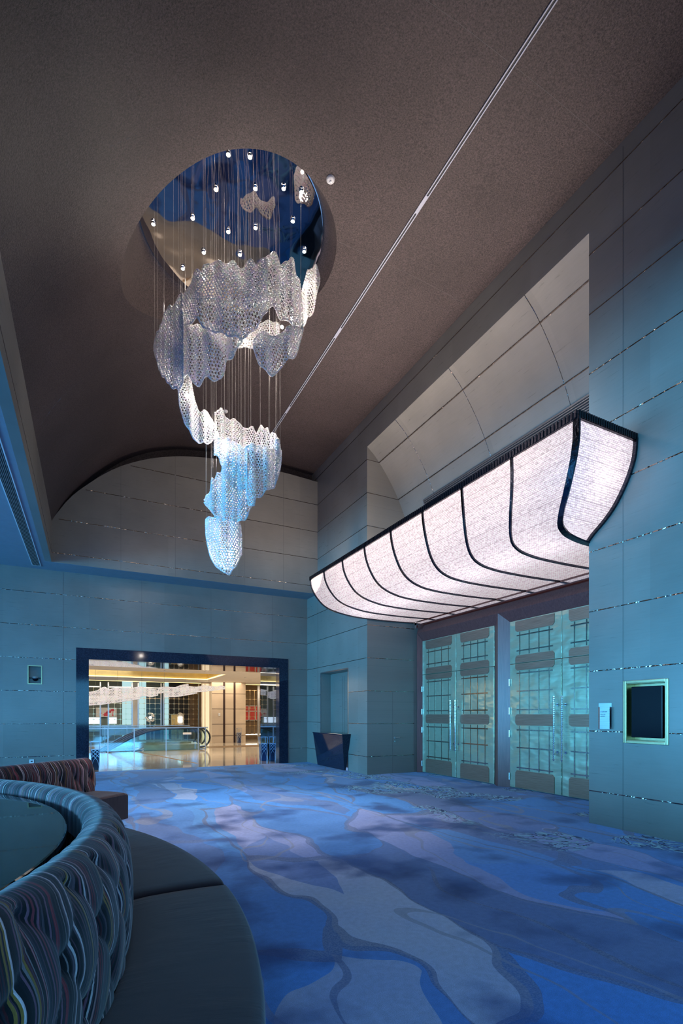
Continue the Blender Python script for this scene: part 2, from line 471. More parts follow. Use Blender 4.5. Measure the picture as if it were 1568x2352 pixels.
# ------------------------------------------------------------------ mesh helpers
class MB:
    def __init__(self):
        self.v, self.f, self.uv = [], [], None

    def add(self, vs, fs):
        b = len(self.v)
        self.v.extend([tuple(map(float, p)) for p in vs])
        self.f.extend([tuple(b + i for i in q) for q in fs])
        return self

    def box(self, x0, x1, y0, y1, z0, z1):
        if x0 > x1: x0, x1 = x1, x0
        if y0 > y1: y0, y1 = y1, y0
        if z0 > z1: z0, z1 = z1, z0
        return self.add([(x0, y0, z0), (x1, y0, z0), (x1, y1, z0), (x0, y1, z0), (x0, y0, z1), (x1, y0, z1), (x1, y1, z1), (x0, y1, z1)],
                        [(0, 3, 2, 1), (4, 5, 6, 7), (0, 1, 5, 4), (1, 2, 6, 5), (2, 3, 7, 6), (3, 0, 4, 7)])

    def bar(self, a, b, wx, wz=None):
        """square bar from a to b"""
        wz = wx if wz is None else wz
        a, b = Vector(a), Vector(b)
        d = (b - a).normalized()
        up = Vector((0, 0, 1)) if abs(d.z) < 0.95 else Vector((0, 1, 0))
        s = d.cross(up).normalized() * wx / 2
        t = s.cross(d).normalized() * wz / 2
        vs = [a + s + t, a - s + t, a - s - t, a + s - t, b + s + t, b - s + t, b - s - t, b + s - t]
        return self.add(vs, [(0, 1, 2, 3), (7, 6, 5, 4), (0, 4, 5, 1), (1, 5, 6, 2), (2, 6, 7, 3), (3, 7, 4, 0)])

    def tube(self, pts, r, n=8, cap=True):
        pts = [Vector(p) for p in pts]
        rs = r if isinstance(r, (list, tuple)) else [r] * len(pts)
        rings = []
        prev = None
        for i, p in enumerate(pts):
            d = (pts[min(i + 1, len(pts) - 1)] - pts[max(i - 1, 0)]).normalized()
            up = Vector((0, 0, 1)) if abs(d.z) < 0.9 else Vector((1, 0, 0))
            s = d.cross(up).normalized() if prev is None else (prev - d * prev.dot(d)).normalized()
            prev = s
            t = d.cross(s)
            rings.append([p + (s * math.cos(a) + t * math.sin(a)) * rs[i] for a in [2 * PI * k / n for k in range(n)]])
        vs = [q for ring in rings for q in ring]
        fs = []
        for i in range(len(pts) - 1):
            for k in range(n):
                fs.append((i * n + k, i * n + (k + 1) % n, (i + 1) * n + (k + 1) % n, (i + 1) * n + k))
        if cap:
            fs.append(tuple(range(n - 1, -1, -1)))
            fs.append(tuple((len(pts) - 1) * n + k for k in range(n)))
        return self.add(vs, fs)

    def lathe(self, cx, cy, prof, n=32):
        """prof: (radius, z) list"""
        vs, fs = [], []
        for r, z in prof:
            for k in range(n):
                a = 2 * PI * k / n
                vs.append((cx + r * math.cos(a), cy + r * math.sin(a), z))
        for i in range(len(prof) - 1):
            for k in range(n):
                fs.append((i * n + k, i * n + (k + 1) % n, (i + 1) * n + (k + 1) % n, (i + 1) * n + k))
        return self.add(vs, fs)

    def sphere(self, c, r, n=10, m=6):
        prof = [(max(r * math.sin(PI * i / m), 1e-4), c[2] - r * math.cos(PI * i / m)) for i in range(m + 1)]
        return self.lathe(c[0], c[1], prof, n)

    def grid(self, rows):
        """rows of equal length of points"""
        n = len(rows[0])
        vs = [p for r in rows for p in r]
        fs = [(i * n + k, i * n + k + 1, (i + 1) * n + k + 1, (i + 1) * n + k) for i in range(len(rows) - 1) for k in range(n - 1)]
        return self.add(vs, fs)

    def prism(self, poly, axis, a, b):
        """poly of 2D points extruded along axis ('x': poly is (y,z); 'y': (x,z); 'z': (x,y))"""
        def P(p, t):
            return (t, p[0], p[1]) if axis == 'x' else (p[0], t, p[1]) if axis == 'y' else (p[0], p[1], t)
        n = len(poly)
        vs = [P(p, a) for p in poly] + [P(p, b) for p in poly]
        fs = [tuple(range(n)), tuple(range(2 * n - 1, n - 1, -1))] + [(k, n + k, n + (k + 1) % n, (k + 1) % n) for k in range(n)]
        return self.add(vs, fs)

    def build(self, name, mat, parent=None, smooth=False, uvs=None, bevel=0.0, fix=True):
        me = bpy.data.meshes.new(name)
        off = Vector((0, 0, 0))
        p = parent
        while p is not None:
            off += p.location
            p = p.parent
        me.from_pydata([(x - off.x, y - off.y, z - off.z) for x, y, z in self.v], [], self.f)
        if uvs is not None:
            lay = me.uv_layers.new(name='UVMap')
            vi = np.empty(len(me.loops), dtype=np.int32)
            me.loops.foreach_get('vertex_index', vi)
            lay.data.foreach_set('uv', np.array(uvs, dtype=np.float32)[vi].ravel())
        if fix:
            import bmesh
            bm = bmesh.new()
            bm.from_mesh(me)
            bmesh.ops.recalc_face_normals(bm, faces=bm.faces)
            bm.to_mesh(me)
            bm.free()
        if smooth:
            me.polygons.foreach_set('use_smooth', [True] * len(me.polygons))
        me.materials.append(mat)
        o = bpy.data.objects.new(name, me)
        COL.objects.link(o)
        if parent is not None:
            o.parent = parent
        if bevel:
            md = o.modifiers.new('edge', 'BEVEL')
            md.width = bevel
            md.segments = 2
            md.limit_method = 'ANGLE'
        return o


def tag(o, label=None, cat=None, group=None, kind=None):
    if label: o['label'] = label
    if cat: o['category'] = cat
    if group: o['group'] = group
    if kind: o['kind'] = kind
    return o


def thing(name, label, cat, loc=(0, 0, 0), group=None, kind=None):
    o = bpy.data.objects.new(name, None)
    o.empty_display_size = 0.1
    COL.objects.link(o)
    o.location = loc
    return tag(o, label, cat, group, kind)


def struct(name, mb, mat, label, cat, parent=None, **kw):
    o = mb.build(name, mat, parent, **kw)
    return tag(o, label, cat, kind='structure')


def dup(root, loc):
    """copy of a thing with its parts and their sub-parts"""
    r = root.copy()
    COL.objects.link(r)
    r.location = loc
    for ch in list(root.children):
        c = ch.copy()
        COL.objects.link(c)
        c.parent = r
        for g in list(ch.children):
            d = g.copy()
            COL.objects.link(d)
            d.parent = c
    return r


def light(kind, name, loc, energy, color, parent=None, size=None, size_y=None, aim=None, radius=None, angle=None, blend=0.5, spread=None):
    ld = bpy.data.lights.new(name, kind)
    ld.energy = energy
    ld.color = color
    if kind == 'AREA':
        ld.shape = 'RECTANGLE'
        ld.size = size
        ld.size_y = size_y or size
        if spread: ld.spread = spread
    if radius is not None: ld.shadow_soft_size = radius
    if kind == 'SPOT':
        ld.spot_size = angle
        ld.spot_blend = blend
    o = bpy.data.objects.new(name, ld)
    COL.objects.link(o)
    o.location = loc
    if aim is not None:
        o.rotation_euler = (Vector(aim) - Vector(loc)).to_track_quat('-Z', 'Y').to_euler()
    return o


# ------------------------------------------------------------------ main dimensions
XW = 5.29          # face of the right-hand wall
NY0, NY1 = 3.92, 9.19   # entrance niche
YU = 11.77         # upper end wall
YE = 12.45         # lower end wall
ZS = 4.42          # low soffit
XB = -0.68         # beam between soffit and vault
XL, YB = -14.0, -8.0
YVS = 0.6         # start of the vault, brought forward to keep window light off the upper walls
JZ = [0.385 + 0.705 * k for k in range(11)]

VXs = [-0.68, -0.5, -0.35, 0.0, 0.37, 0.74, 1.4, 2.07, 3.1, 4.23, 5.35]
VZs = [5.26, 5.62, 5.87, 6.31, 6.70, 7.01, 7.37, 7.56, 7.68, 7.70, 7.66]
WXs = [-0.68, -0.35, 0.0, 0.37, 0.74, 1.4, 2.07, 3.1, 4.23, 5.29]
WZs = [5.28, 5.80, 6.17, 6.50, 6.75, 7.05, 7.23, 7.35, 7.37, 7.33]


def pchip(xs, ys):
    n = len(xs)
    h = [xs[i + 1] - xs[i] for i in range(n - 1)]
    d = [(ys[i + 1] - ys[i]) / h[i] for i in range(n - 1)]
    m = [d[0]] + [0 if d[i - 1] * d[i] <= 0 else 3 * (h[i - 1] + h[i]) / ((2 * h[i] + h[i - 1]) / d[i - 1] + (h[i] + 2 * h[i - 1]) / d[i]) for i in range(1, n - 1)] + [d[-1]]

    def f(x):
        x = min(max(x, xs[0]), xs[-1])
        i = 0
        while i < n - 2 and x > xs[i + 1]:
            i += 1
        t = (x - xs[i]) / h[i]
        return ys[i] * (2 * t ** 3 - 3 * t ** 2 + 1) + h[i] * m[i] * (t ** 3 - 2 * t ** 2 + t) + ys[i + 1] * (-2 * t ** 3 + 3 * t ** 2) + h[i] * m[i + 1] * (t ** 3 - t ** 2)
    return f


vault = pchip(VXs, VZs)
warc = pchip(WXs, WZs)

# ------------------------------------------------------------------ setting: floor, walls, ceiling
fl = MB().add([(XL, YB, 0), (XW, YB, 0), (XW, YE, 0), (XL, YE, 0), (XW, NY0, 0), (7.0, NY0, 0), (7.0, NY1, 0), (XW, NY1, 0)], [(0, 1, 2, 3), (4, 5, 6, 7)])
struct('floor', fl, M['carpet'], 'blue carpet with flowing river and ink cloud pattern covering the foyer', 'floor', fix=False)

ZT = 7.95
wr = MB()
TV = (3.045, 3.46, 1.0, 1.625)      # recess of the display screen
wr.box(XW, 7.0, YB, TV[0], 0, ZT).box(XW, 7.0, TV[1], NY0, 0, ZT).box(XW, 7.0, TV[0], TV[1], 0, TV[2]).box(XW, 7.0, TV[0], TV[1], TV[3], ZT).box(XW + 0.16, 7.0, TV[0], TV[1], TV[2], TV[3])
RC = (10.07, 11.56, 2.33)            # shallow door recess in the far part
wr.box(XW, 7.0, NY1, RC[0], 0, ZT).box(XW, 7.0, RC[1], 13.0, 0, ZT).box(XW, 7.0, RC[0], RC[1], RC[2], ZT).box(XW + 0.30, 7.0, RC[0], RC[1], 0, RC[2])
wr.box(XW, 7.0, NY0, NY1, 7.0, ZT)
wall_r = struct('wall_right', wr, M['sx'], 'tall grey stone clad wall with the entrance niche and thin metal joints', 'wall')
jl = MB()
for z in JZ:
    if z < 7.8:
        if TV[2] < z < TV[3]:
            jl.box(XW - 0.003, XW + 0.002, YB, 3.005, z - 0.006, z + 0.006).box(XW - 0.003, XW + 0.002, 3.50, NY0, z - 0.006, z + 0.006)
        else:
            jl.box(XW - 0.003, XW + 0.002, YB, NY0, z - 0.006, z + 0.006)
        for a, b in ([(NY1, RC[0]), (RC[1], YE)] if z < RC[2] else [(NY1, YE)]):
            jl.box(XW - 0.003, XW + 0.002, a, b, z - 0.006, z + 0.006)
        if z > 7.0:
            jl.box(XW - 0.003, XW + 0.002, NY0, NY1, z - 0.006, z + 0.006)
jl.build('joint_line', M['strip'], wall_r)
vj = MB()
for y in (3.5, 1.9, 0.3, -1.3, -2.9, 11.75):
    vj.box(XW - 0.002, XW + 0.002, y - 0.002, y + 0.002, 0, 7.6 if y != 11.75 else 4.4)
vj.build('panel_seam', M['groove'], wall_r)

# niche: far side wall face is the end of wall_right; back wall and curved soffit
nb = MB().box(6.72, 7.0, NY0, NY1, 0, 7.0)
struct('wall_niche', nb, M['sx'], 'stone back wall of the entrance niche behind the crystal canopy', 'wall')
NP = [(5.29, 7.0), (5.42, 6.905), (5.56, 6.765), (5.77, 6.51), (5.97, 6.22), (6.12, 5.95), (6.25, 5.66), (6.36, 5.30), (6.43, 4.9), (6.46, 4.4), (6.46, 3.55)]
nf = pchip([-z for x, z in NP], [x for x, z in NP])
npz = [7.0 - 3.45 * i / 60 for i in range(61)]
nv = MB().grid([[(nf(-z), y, z) for z in npz] for y in (NY0, NY1)])
nvo = struct('ceiling_niche', nv, M['sx'], 'curved stone soffit sweeping down at the back of the entrance niche', 'ceiling', smooth=True)
nj = MB()
for z in JZ[5:]:
    if z < 6.95:
        x = nf(-z)
        nj.box(x - 0.012, x + 0.012, NY0, NY1, z - 0.006, z + 0.006)
        nj.box(XW, x, NY1 - 0.003, NY1 + 0.002, z - 0.006, z + 0.006)
for y in (4.9, 6.5, 8.1):
    nj.tube([(nf(-z) - 0.0, y, z) for z in npz[::3]], 0.004, 4)
for z in JZ[:5]:
    nj.box(XW, 6.5, NY1 - 0.003, NY1 + 0.002, z - 0.006, z + 0.006)
nj.build('joint_line', M['strip'], nvo)

# lower end wall with the opening to the atrium and the camera niche
OX0, OX1, OZ = 0.0, 4.48, 2.52      # clear opening
FX0, FX1, FZ = -0.25, 4.73, 2.77    # outer edge of the dark stone frame
CN = (-1.145, -0.915, 1.955, 2.32)   # small niche
T2 = 13.0
we = MB()
we.box(XL, CN[0], YE, T2, 0, ZS).box(CN[1], FX0 + .05, YE, T2, 0, ZS).box(CN[0], CN[1], YE, T2, 0, CN[2]).box(CN[0], CN[1], YE, T2, CN[3], ZS).box(CN[0], CN[1], YE + 0.14, T2, CN[2], CN[3])
we.box(FX1 - .05, XW, YE, T2, 0, ZS).box(FX0 + .05, FX1 - .05, YE, T2, FZ - .03, ZS)
wall_e = struct('wall_far', we, M['sy'], 'grey stone end wall around the wide opening to the bright atrium', 'wall')
je = MB()
for z in JZ:
    if z < 4.3:
        for a, b in ([(XL, FX0), (FX1, XW)] if z < FZ else [(XL, XW)]):
            if CN[2] < z < CN[3] and a == XL:
                je.box(a, CN[0] - .03, YE - 0.003, YE + 0.002, z - 0.006, z + 0.006).box(CN[1] + .03, b, YE - 0.003, YE + 0.002, z - 0.006, z + 0.006)
            else:
                je.box(a, b, YE - 0.003, YE + 0.002, z - 0.006, z + 0.006)
je.build('joint_line', M['strip'], wall_e)
ve = MB()
for x in (-2.1, -0.5, 1.1, 2.7, 4.3):
    for z0, z1 in ([(0, 4.4)] if x < FX0 else [(FZ, 4.4)]):
        ve.box(x - 0.002, x + 0.002, YE - 0.002, YE + 0.002, z0, z1)
ve.build('panel_seam', M['groove'], wall_e)

# dark stone frame and polished reveal
fr = MB()
fr.box(FX0, OX0, YE - 0.02, YE + 0.25, 0, FZ).box(OX1, FX1, YE - 0.02, YE + 0.25, 0, FZ).box(OX0, OX1, YE - 0.02, YE + 0.25, OZ, FZ)
fro = struct('trim_1', fr, M['granite'], 'wide dark granite frame around the opening to the atrium', 'door frame')
rv = MB().box(OX1 + 0.003, FX1, YE + 0.25, 14.05, 0, OZ + 0.25)
struct('trim_2', rv, M['revealmirror'], 'polished dark stone reveal on the right side of the opening, mirroring the atrium', 'reveal')
rv2 = MB().box(OX0 - .3, OX1, YE + 0.25, 14.05, OZ + 0.003, OZ + 0.25)
struct('trim_3', rv2, M['revealmirror'], 'polished dark stone underside over the opening, mirroring the atrium', 'reveal')

# upper end wall under the vault
xs = [XB + (XW - XB) * i / 48 for i in range(49)]
up = MB().prism([(x, warc(x)) for x in xs] + [(XW, ZS), (XB, ZS)], 'y', YU, YU + 0.2)
wall_u = struct('wall_far_upper', up, M['sy'], 'arched stone wall above the soffit closing the end of the vault', 'wall')
ju = MB()
for z in JZ[5:]:
    xa = next((x for x in xs if warc(x) > z + 0.01), None)
    if z > ZS and xa is not None and z < 7.35:
        ju.box(xa, XW, YU - 0.003, YU + 0.002, z - 0.006, z + 0.006)
ju.build('joint_line', M['strip'], wall_u)
vu = MB()
for x in (0.62, 1.75, 3.35, 4.35):
    vu.box(x - 0.002, x + 0.002, YU - 0.002, YU + 0.002, ZS, warc(x))
vu.build('panel_seam', M['groove'], wall_u)

# low soffit, beam, other walls
so = MB()
so.box(XL, XB - .12, YB, 13.0, ZS, ZS + 0.1).box(XB - .12, XW, YU + .003, 13.0, ZS - 0.002, ZS + 0.1)
struct('ceiling_soffit', so, M['paint'], 'flat painted soffit lit blue by daylight along the left side', 'ceiling')
fb = MB().box(XB - 0.12, XB, YVS, YU, ZS, 5.32).box(XB, XW, YVS - .12, YVS, ZS, 7.9)  # second box: unseen cross piece, added to block window light
fbo = struct('trim_4', fb, M['sx'], 'stone fascia beam between the flat soffit and the brown vault, and an added cross piece out of view', 'beam')
MB().box(XB - .002, XB + .003, YVS, YU, 4.615 - .006, 4.615 + .006).build('joint_line', M['strip'], fbo)

# vault with the round recess
RCX, RCY, RR, RM, ZM = 1.74, 6.63, 1.39, 1.20, 7.80
HS = 1.6
bx0, bx1, by0, by1 = RCX - HS, RCX + HS, RCY - HS, RCY + HS
va = MB()


def strip_grid(x0, x1, y0, y1, nx, ny):
    va.grid([[(x0 + (x1 - x0) * i / nx, y0 + (y1 - y0) * j / ny, vault(x0 + (x1 - x0) * i / nx)) for i in range(nx + 1)] for j in range(ny + 1)])


YV = 12.14
strip_grid(XB, XW + .05, YVS, by0, 90, 12)
strip_grid(XB, XW + .05, by1, YV, 90, 8)
strip_grid(XB, bx0, by0, by1, 24, 8)
strip_grid(bx1, XW + .05, by0, by1, 40, 8)
NA = 256
rows = []
for j in range(9):
    t = j / 8
    row = []
    for k in range(NA + 1):
        a = 2 * PI * k / NA
        cx_, sy_ = math.cos(a), math.sin(a)
        sq = HS / max(abs(cx_), abs(sy_))
        r = RR + (sq - RR) * t
        x, y = RCX + r * cx_, RCY + r * sy_
        row.append((x, y, vault(x)))
    rows.append(row)
va.grid(rows)
# end lip of the vault behind the arched wall
va.grid([[(x, YV, warc(min(x, XW)) - 0.35) for x in xs], [(x, YV, vault(x) + .01) for x in xs]])
vo = struct('ceiling', va, M['mica'], 'dark brown sparkling plaster barrel vault over the foyer', 'ceiling', smooth=True)
wall_rec = MB().grid([[(RCX + RR * math.cos(2 * PI * k / NA), RCY + RR * math.sin(2 * PI * k / NA), vault(RCX + RR * math.cos(2 * PI * k / NA))) for k in range(NA + 1)],
                      [(RCX + RM * math.cos(2 * PI * k / NA), RCY + RM * math.sin(2 * PI * k / NA), ZM + .14) for k in range(NA + 1)]])
struct('ceiling_recess', wall_rec, M['mica'], 'brown conical side of the round recess above the chandelier', 'ceiling', smooth=True)
vs_seam = MB()
for y in (3.6, 6.0, 8.4, 10.8):
    pts = [(x, y, vault(x) - 0.001) for x in [XB + (XW - XB) * i / 60 for i in range(61)] if (x - RCX) ** 2 + (y - RCY) ** 2 > (RR + .02) ** 2]
    for i in range(len(pts) - 1):
        if pts[i + 1][0] - pts[i][0] < 0.2:
            vs_seam.bar(pts[i], pts[i + 1], 0.003, 0.001)
vs_seam.build('panel_seam', M['groove'], vo)

mr = MB().lathe(RCX, RCY, [(0.001, ZM), (RM, ZM), (RM, ZM + .03), (0.001, ZM + .03)], 96)
TILT = math.tan(math.radians(5.0))
mr.v = [(x, y, z - (y - RCY) * TILT) for x, y, z in mr.v]
mo = mr.build('ceiling_mirror', M['mirror'])
tag(mo, 'round dark mirror at the top of the ceiling recess, reflecting the chandelier', 'mirror')

# room behind and beside the standpoint
lw = MB()
WIN = [(-7.4, -3.4), (-2.6, 1.6), (2.4, 6.6), (7.4, 11.8)]
edges = [YB] + [e for w_ in WIN for e in w_] + [YE]
for i in range(0, len(edges), 2):
    lw.box(XL - .3, XL, edges[i], edges[i + 1], 0, ZS)
for a, b in WIN:
    lw.box(XL - .3, XL, a, b, 0, 0.25).box(XL - .3, XL, a, b, 3.45, ZS)
struct('wall_left', lw, M['sx'], 'stone wall with tall windows on the left of the foyer', 'wall')
for i, (a, b) in enumerate(WIN):
    w_ = MB()
    for y in (a + .03, (a + b) / 2, b - .03):
        w_.box(XL - .2, XL - .12, y - .03, y + .03, .25, 3.45)
    w_.box(XL - .2, XL - .12, a, b, .25, .31).box(XL - .2, XL - .12, a, b, 3.39, 3.45).box(XL - .2, XL - .12, a, b, 1.9, 1.96)
    struct('window_%d' % (i + 1), w_, M['alu'], 'tall daylight window frame in the left wall', 'window')
bw = MB().box(XL, -8.2, YB - .3, YB, 0, ZS).box(4.2, 7.0, YB - .3, YB, 0, ZS).box(-8.2, 4.2, YB - .3, YB, 3.45, ZS).box(-8.2, 4.2, YB - .3, YB, 0, .25)
struct('wall_back', bw, M['sy'], 'wall with a wide window behind the standpoint', 'wall')

# ------------------------------------------------------------------ doors in the niche
XDL = 6.63     # door leaf plane
ZH = 2.92      # leaf head
ZSP = 2.17     # split line of leaf and overpanel


def oct_plate(mb, y0, y1, z0, z1, x, th, c=0.04, cb=True):
    pts = [(y0 + c, z0), (y1 - c, z0), (y1, z0 + c), (y1, z1 - c), (y1 - c, z1), (y0 + c, z1), (y0, z1 - c), (y0, z0 + c)]
    if not cb:
        pts = [(y0, z0), (y1, z0), (y1, z1 - c), (y1 - c, z1), (y0 + c, z1), (y0, z1 - c)]
    mb.prism(pts, 'x', x - th, x)


def double_door(n, y0, ym, y1, label):
    root = thing('door_%d' % n, label, 'door', (XDL, (y0 + y1) / 2, 0), kind='structure')
    for a, b, hinge, side in ((ym + .004, y1, y1, 1), (y0, ym - .004, y0, -1)):
        leaf = MB().box(XDL, XDL + .05, a + .003, b - .003, 0.012, ZSP - .004).build('leaf', M['doormetal'], root, bevel=.003)
        tr = MB().box(XDL, XDL + .05, a, b, ZSP + .004, ZH).build('overpanel', M['doormetal'], root, bevel=.003)
        ins = 0.13
        p0, p1 = a + ins, b - ins
        for par, plates, hz, vz in ((leaf, [(0.02, 0.32, False), (1.10, 1.29, True), (2.05, 2.16, True)], (0.37, 0.715, 1.02, 1.37, 1.69, 2.0), [(0.33, 1.09), (1.30, 2.04)]),
                                    (tr, [(2.18, 2.31, True), (2.72, 2.905, True)], (2.39, 2.655), [(2.32, 2.71)])):
            for z0, z1, cb in plates:
                mb = MB()
                if z1 == 2.16:
                    mb.prism([(p0 + .04, z0), (p1 - .04, z0), (p1, z0 + .04), (p1, z1), (p0, z1), (p0, z0 + .04)], 'x', XDL - .010, XDL)
                elif z0 == 2.18:
                    mb.prism([(p0, z0), (p1, z0), (p1, z1 - .04), (p1 - .04, z1), (p0 + .04, z1), (p0, z1 - .04)], 'x', XDL - .010, XDL)
                elif z0 == 2.72:
                    mb.prism([(p0 + .04, z0), (p1 - .04, z0), (p1, z0 + .04), (p1, z1), (p0, z1), (p0, z0 + .04)], 'x', XDL - .010, XDL)
                else:
                    oct_plate(mb, p0, p1, z0, z1, XDL, .010, .04, cb)
                mb.build('plate', M['bronze'], par)
            mb = MB()
            for z in hz:
                mb.box(XDL - .006, XDL, p0 + .03, p1 - .03, z - .011, z + .011)
            mb.build('crossbar', M['bar'], par)
            mb = MB()
            for z0, z1 in vz:
                for k in range(4):
                    y = p0 + .10 + (p1 - p0 - .2) * k / 3
                    mb.box(XDL - .009, XDL, y - .009, y + .009, z0, z1)
            mb.build('upright', M['bar'], par)
        for z in ((0.20, 0.95, 1.35, 1.85) if side > 0 else ()):
            yy = b if side > 0 else a
            MB().tube([(XDL - .012, yy, z - .06), (XDL - .012, yy, z + .06)], .012, 8).build('hinge', M['steel'], root)
        yh = ym + .075 * side
        hm = MB().tube([(XDL - .09, yh, 0.555), (XDL - .09, yh, 1.575)], .013, 10)
        for k in range(34):
            z = 0.575 + 0.98 * k / 33
            hm.lathe(XDL - .09, yh, [(.012, z - .011), (.026, z), (.012, z + .011)], 8)
        h = hm.build('handle', M['chrome'], root)
        for z in (0.69, 1.44):
            b_ = MB().tube([(XDL - .09, yh, z), (XDL + .002, yh, z)], .009, 8)
            b_.tube([(XDL - .012, yh, z), (XDL, yh, z)], .022, 10)
            b_.build('bracket', M['chrome'], h)
    return root


double_door(1, 6.85, 7.91, 9.05, 'left pair of pale brushed metal doors with bronze plates, beyond the wooden mullion')
double_door(2, 4.30, 5.39, 6.47, 'right pair of pale brushed metal doors with bronze plates, nearest the display screen')

# ridged rosewood frame
fm = MB()
XR, XF = 6.53, 6.64
ridgeL, ridgeR, ridgeT = 9.12, 4.12, 3.10
XO = 6.64


def ridge_v(ya, yr, yb, z1a, z1r, z1b):
    """upright of triangular section between y=ya and yb with the ridge at yr"""
    vs = [(XO, ya, 0), (XR, yr, 0), (XO, yb, 0), (XO, ya, z1a), (XR, yr, z1r), (XO, yb, z1b), (XO + .1, ya, 0), (XO + .1, yb, 0), (XO + .1, ya, z1a), (XO + .1, yb, z1b)]
    fm.add(vs, [(0, 1, 4, 3), (1, 2, 5, 4), (0, 3, 8, 6), (2, 7, 9, 5), (3, 4, 5, 9, 8), (0, 6, 7, 2, 1)])


ridge_v(9.19, ridgeL, 9.055, 3.32, ridgeT, ZH)
ridge_v(6.475, 6.66, 6.845, ZH, ridgeT, ZH)
ridge_v(4.295, ridgeR, NY0, ZH, ridgeT, 3.32)
fm.add([(XO, 9.19, 3.32), (XO, NY0, 3.32), (XR, ridgeL, ridgeT), (XR, ridgeR, ridgeT), (XO, 9.055, ZH), (XO, 4.295, ZH)], [(0, 1, 3, 2), (2, 3, 5, 4)])
fm.box(XO + .05, XO + .09, NY0, 9.19, 2.93, 3.5)
struct('trim_5', fm, M['wood'], 'ridged dark rosewood frame around both pairs of metal doors', 'door frame')

# concealed service door in the far side wall of the niche
sd = thing('door_3', 'concealed stone faced service door in the niche side wall, with a small lever', 'door', (6.0, NY1, 0), kind='structure')
s_ = MB()
s_.box(5.926, 5.930, NY1 - .002, NY1 + .002, 0, 1.8).box(6.515, 6.519, NY1 - .002, NY1 + .002, 0, 1.8).box(5.926, 6.519, NY1 - .002, NY1 + .002, 1.797, 1.801)
s_.build('gap', M['groove'], sd)
lv = MB().tube([(5.985, NY1, .78), (5.985, NY1 - .05, .78), (6.09, NY1 - .05, .785)], .009, 8).tube([(5.985, NY1, .78), (5.985, NY1 - .008, .78)], .024, 12).tube([(5.985, NY1, .70), (5.985, NY1 - .010, .70)], .018, 12)
lv.build('lever', M['steel'], sd)

# shallow recess with a sliding panel behind the console
rd = thing('door_4', 'pale grained sliding panel inside the shallow wall recess above the dark console', 'door', (XW + .28, 10.8, 0), kind='structure')
MB().box(XW + .27, XW + .298, RC[0] + .01, RC[1] - .01, 0.02, RC[2] - .02).build('panel', M['sx'], rd)
g = MB()
for y in (10.42, 10.50, 10.78, 10.86):
    g.box(XW + .266, XW + .270, y - .003, y + .003, .02, RC[2] - .1)
g.build('groove', M['groove'], rd)
lm = MB().box(XW - .004, XW + .004, RC[0] - .03, RC[0], 0, RC[2] + .03).box(XW - .004, XW + .004, RC[1], RC[1] + .03, 0, RC[2] + .03).box(XW - .004, XW + .004, RC[0], RC[1], RC[2], RC[2] + .03)
lm.build('lining', M['steel'], rd)

# ------------------------------------------------------------------ crystal canopy over the doors
PROF = [(4.36, 4.276), (4.375, 4.12), (4.41, 3.94), (4.455, 3.78), (4.52, 3.62), (4.61, 3.50), (4.74, 3.415), (4.95, 3.36), (5.29, 3.335), (5.7, 3.33), (6.1, 3.335), (6.45, 3.345)]
ENDO = [0.0, 0.02, 0.11, 0.25, 0.44, 0.66, 0.86, 0.96, 1.0, 1.0, 1.0, 1.0]
YN0, YN1, YF0, YF1 = 3.36, 3.945, 10.06, 9.165
cum = [0.0]
for i in range(1, len(PROF)):
    cum.append(cum[-1] + math.hypot(PROF[i][0] - PROF[i - 1][0], PROF[i][1] - PROF[i - 1][1]))
fX, fZ, fO = pchip(cum, [p[0] for p in PROF]), pchip(cum, [p[1] for p in PROF]), pchip(cum, ENDO)
NPF = 44
SS = [cum[-1] * i / NPF for i in range(NPF + 1)]


def hull(k, s):
    """point on the canopy; k in 0..8 rib index (0 near), s along the profile"""
    o = fO(s)
    ya, yb = YN0 + (YN1 - YN0) * o, YF0 + (YF1 - YF0) * o
    ft = k / 8.0
    top = [3.36, 4.22, 5.08, 5.94, 6.80, 7.66, 8.52, 9.36, 10.06]
    i = min(int(k), 7)
    yt = top[i] + (top[i + 1] - top[i]) * (k - i)
    return (fX(s), ya + (yt - YN0) / (YF0 - YN0) * (yb - ya), fZ(s))


cano = thing('canopy_light', 'large glowing boat shaped crystal canopy with dark ribs above the metal doors', 'light fixture', (XW, 6.55, 3.8))
for k in range(8):
    mb = MB()
    rows, uvs = [], []
    for j in range(7):
        kk = k + j / 6
        row = [hull(kk, s) for s in SS]
        rows.append(row)
        uvs += [(p[1], s) for p, s in zip(row, SS)]
    mb.grid(rows)
    mb.build('crystal_panel', M['shade'], cano, smooth=True, uvs=uvs, fix=False)
for end, sg in ((0, 1), (8, -1)):
    mb = MB()
    rows, uvs = [], []
    ss = [s for s in SS if fX(s) <= XW + .001] + [cum[8]]
    for s in ss:
        p = hull(end, s)
        row = [(p[0] + (XW - p[0]) * j / 10, p[1], p[2]) for j in range(11)]
        rows.append(row)
        uvs += [(q[0], s) for q in row]
    mb.grid(rows)
    mb.build('end_panel', M['shade'], cano, smooth=True, uvs=uvs, fix=False)
for k in range(9):
    mb = MB()
    w_ = 0.032 if k else 0.075
    pa, pb = [], []
    for i, s in enumerate(SS):
        p = Vector(hull(k, s))
        q = Vector(hull(k, min(s + .01, SS[-1])))
        r0 = Vector(hull(k, max(s - .01, 0)))
        d = (q - r0).normalized()
        n_ = Vector((-d.z, 0, d.x)).normalized() * -0.022
        if n_.x > 0.001 and s < .5: n_ = -n_
        if s >= .5 and n_.z > 0: n_ = -n_
        sd_ = Vector((0, w_ / 2, 0))
        pa.append([p + sd_, p + sd_ + n_, p - sd_ + n_, p - sd_])
    mb.grid([[tuple(v) for v in r + [r[0]]] for r in pa])
    mb.build('rib', M['ribdark'], cano)
mb = MB()
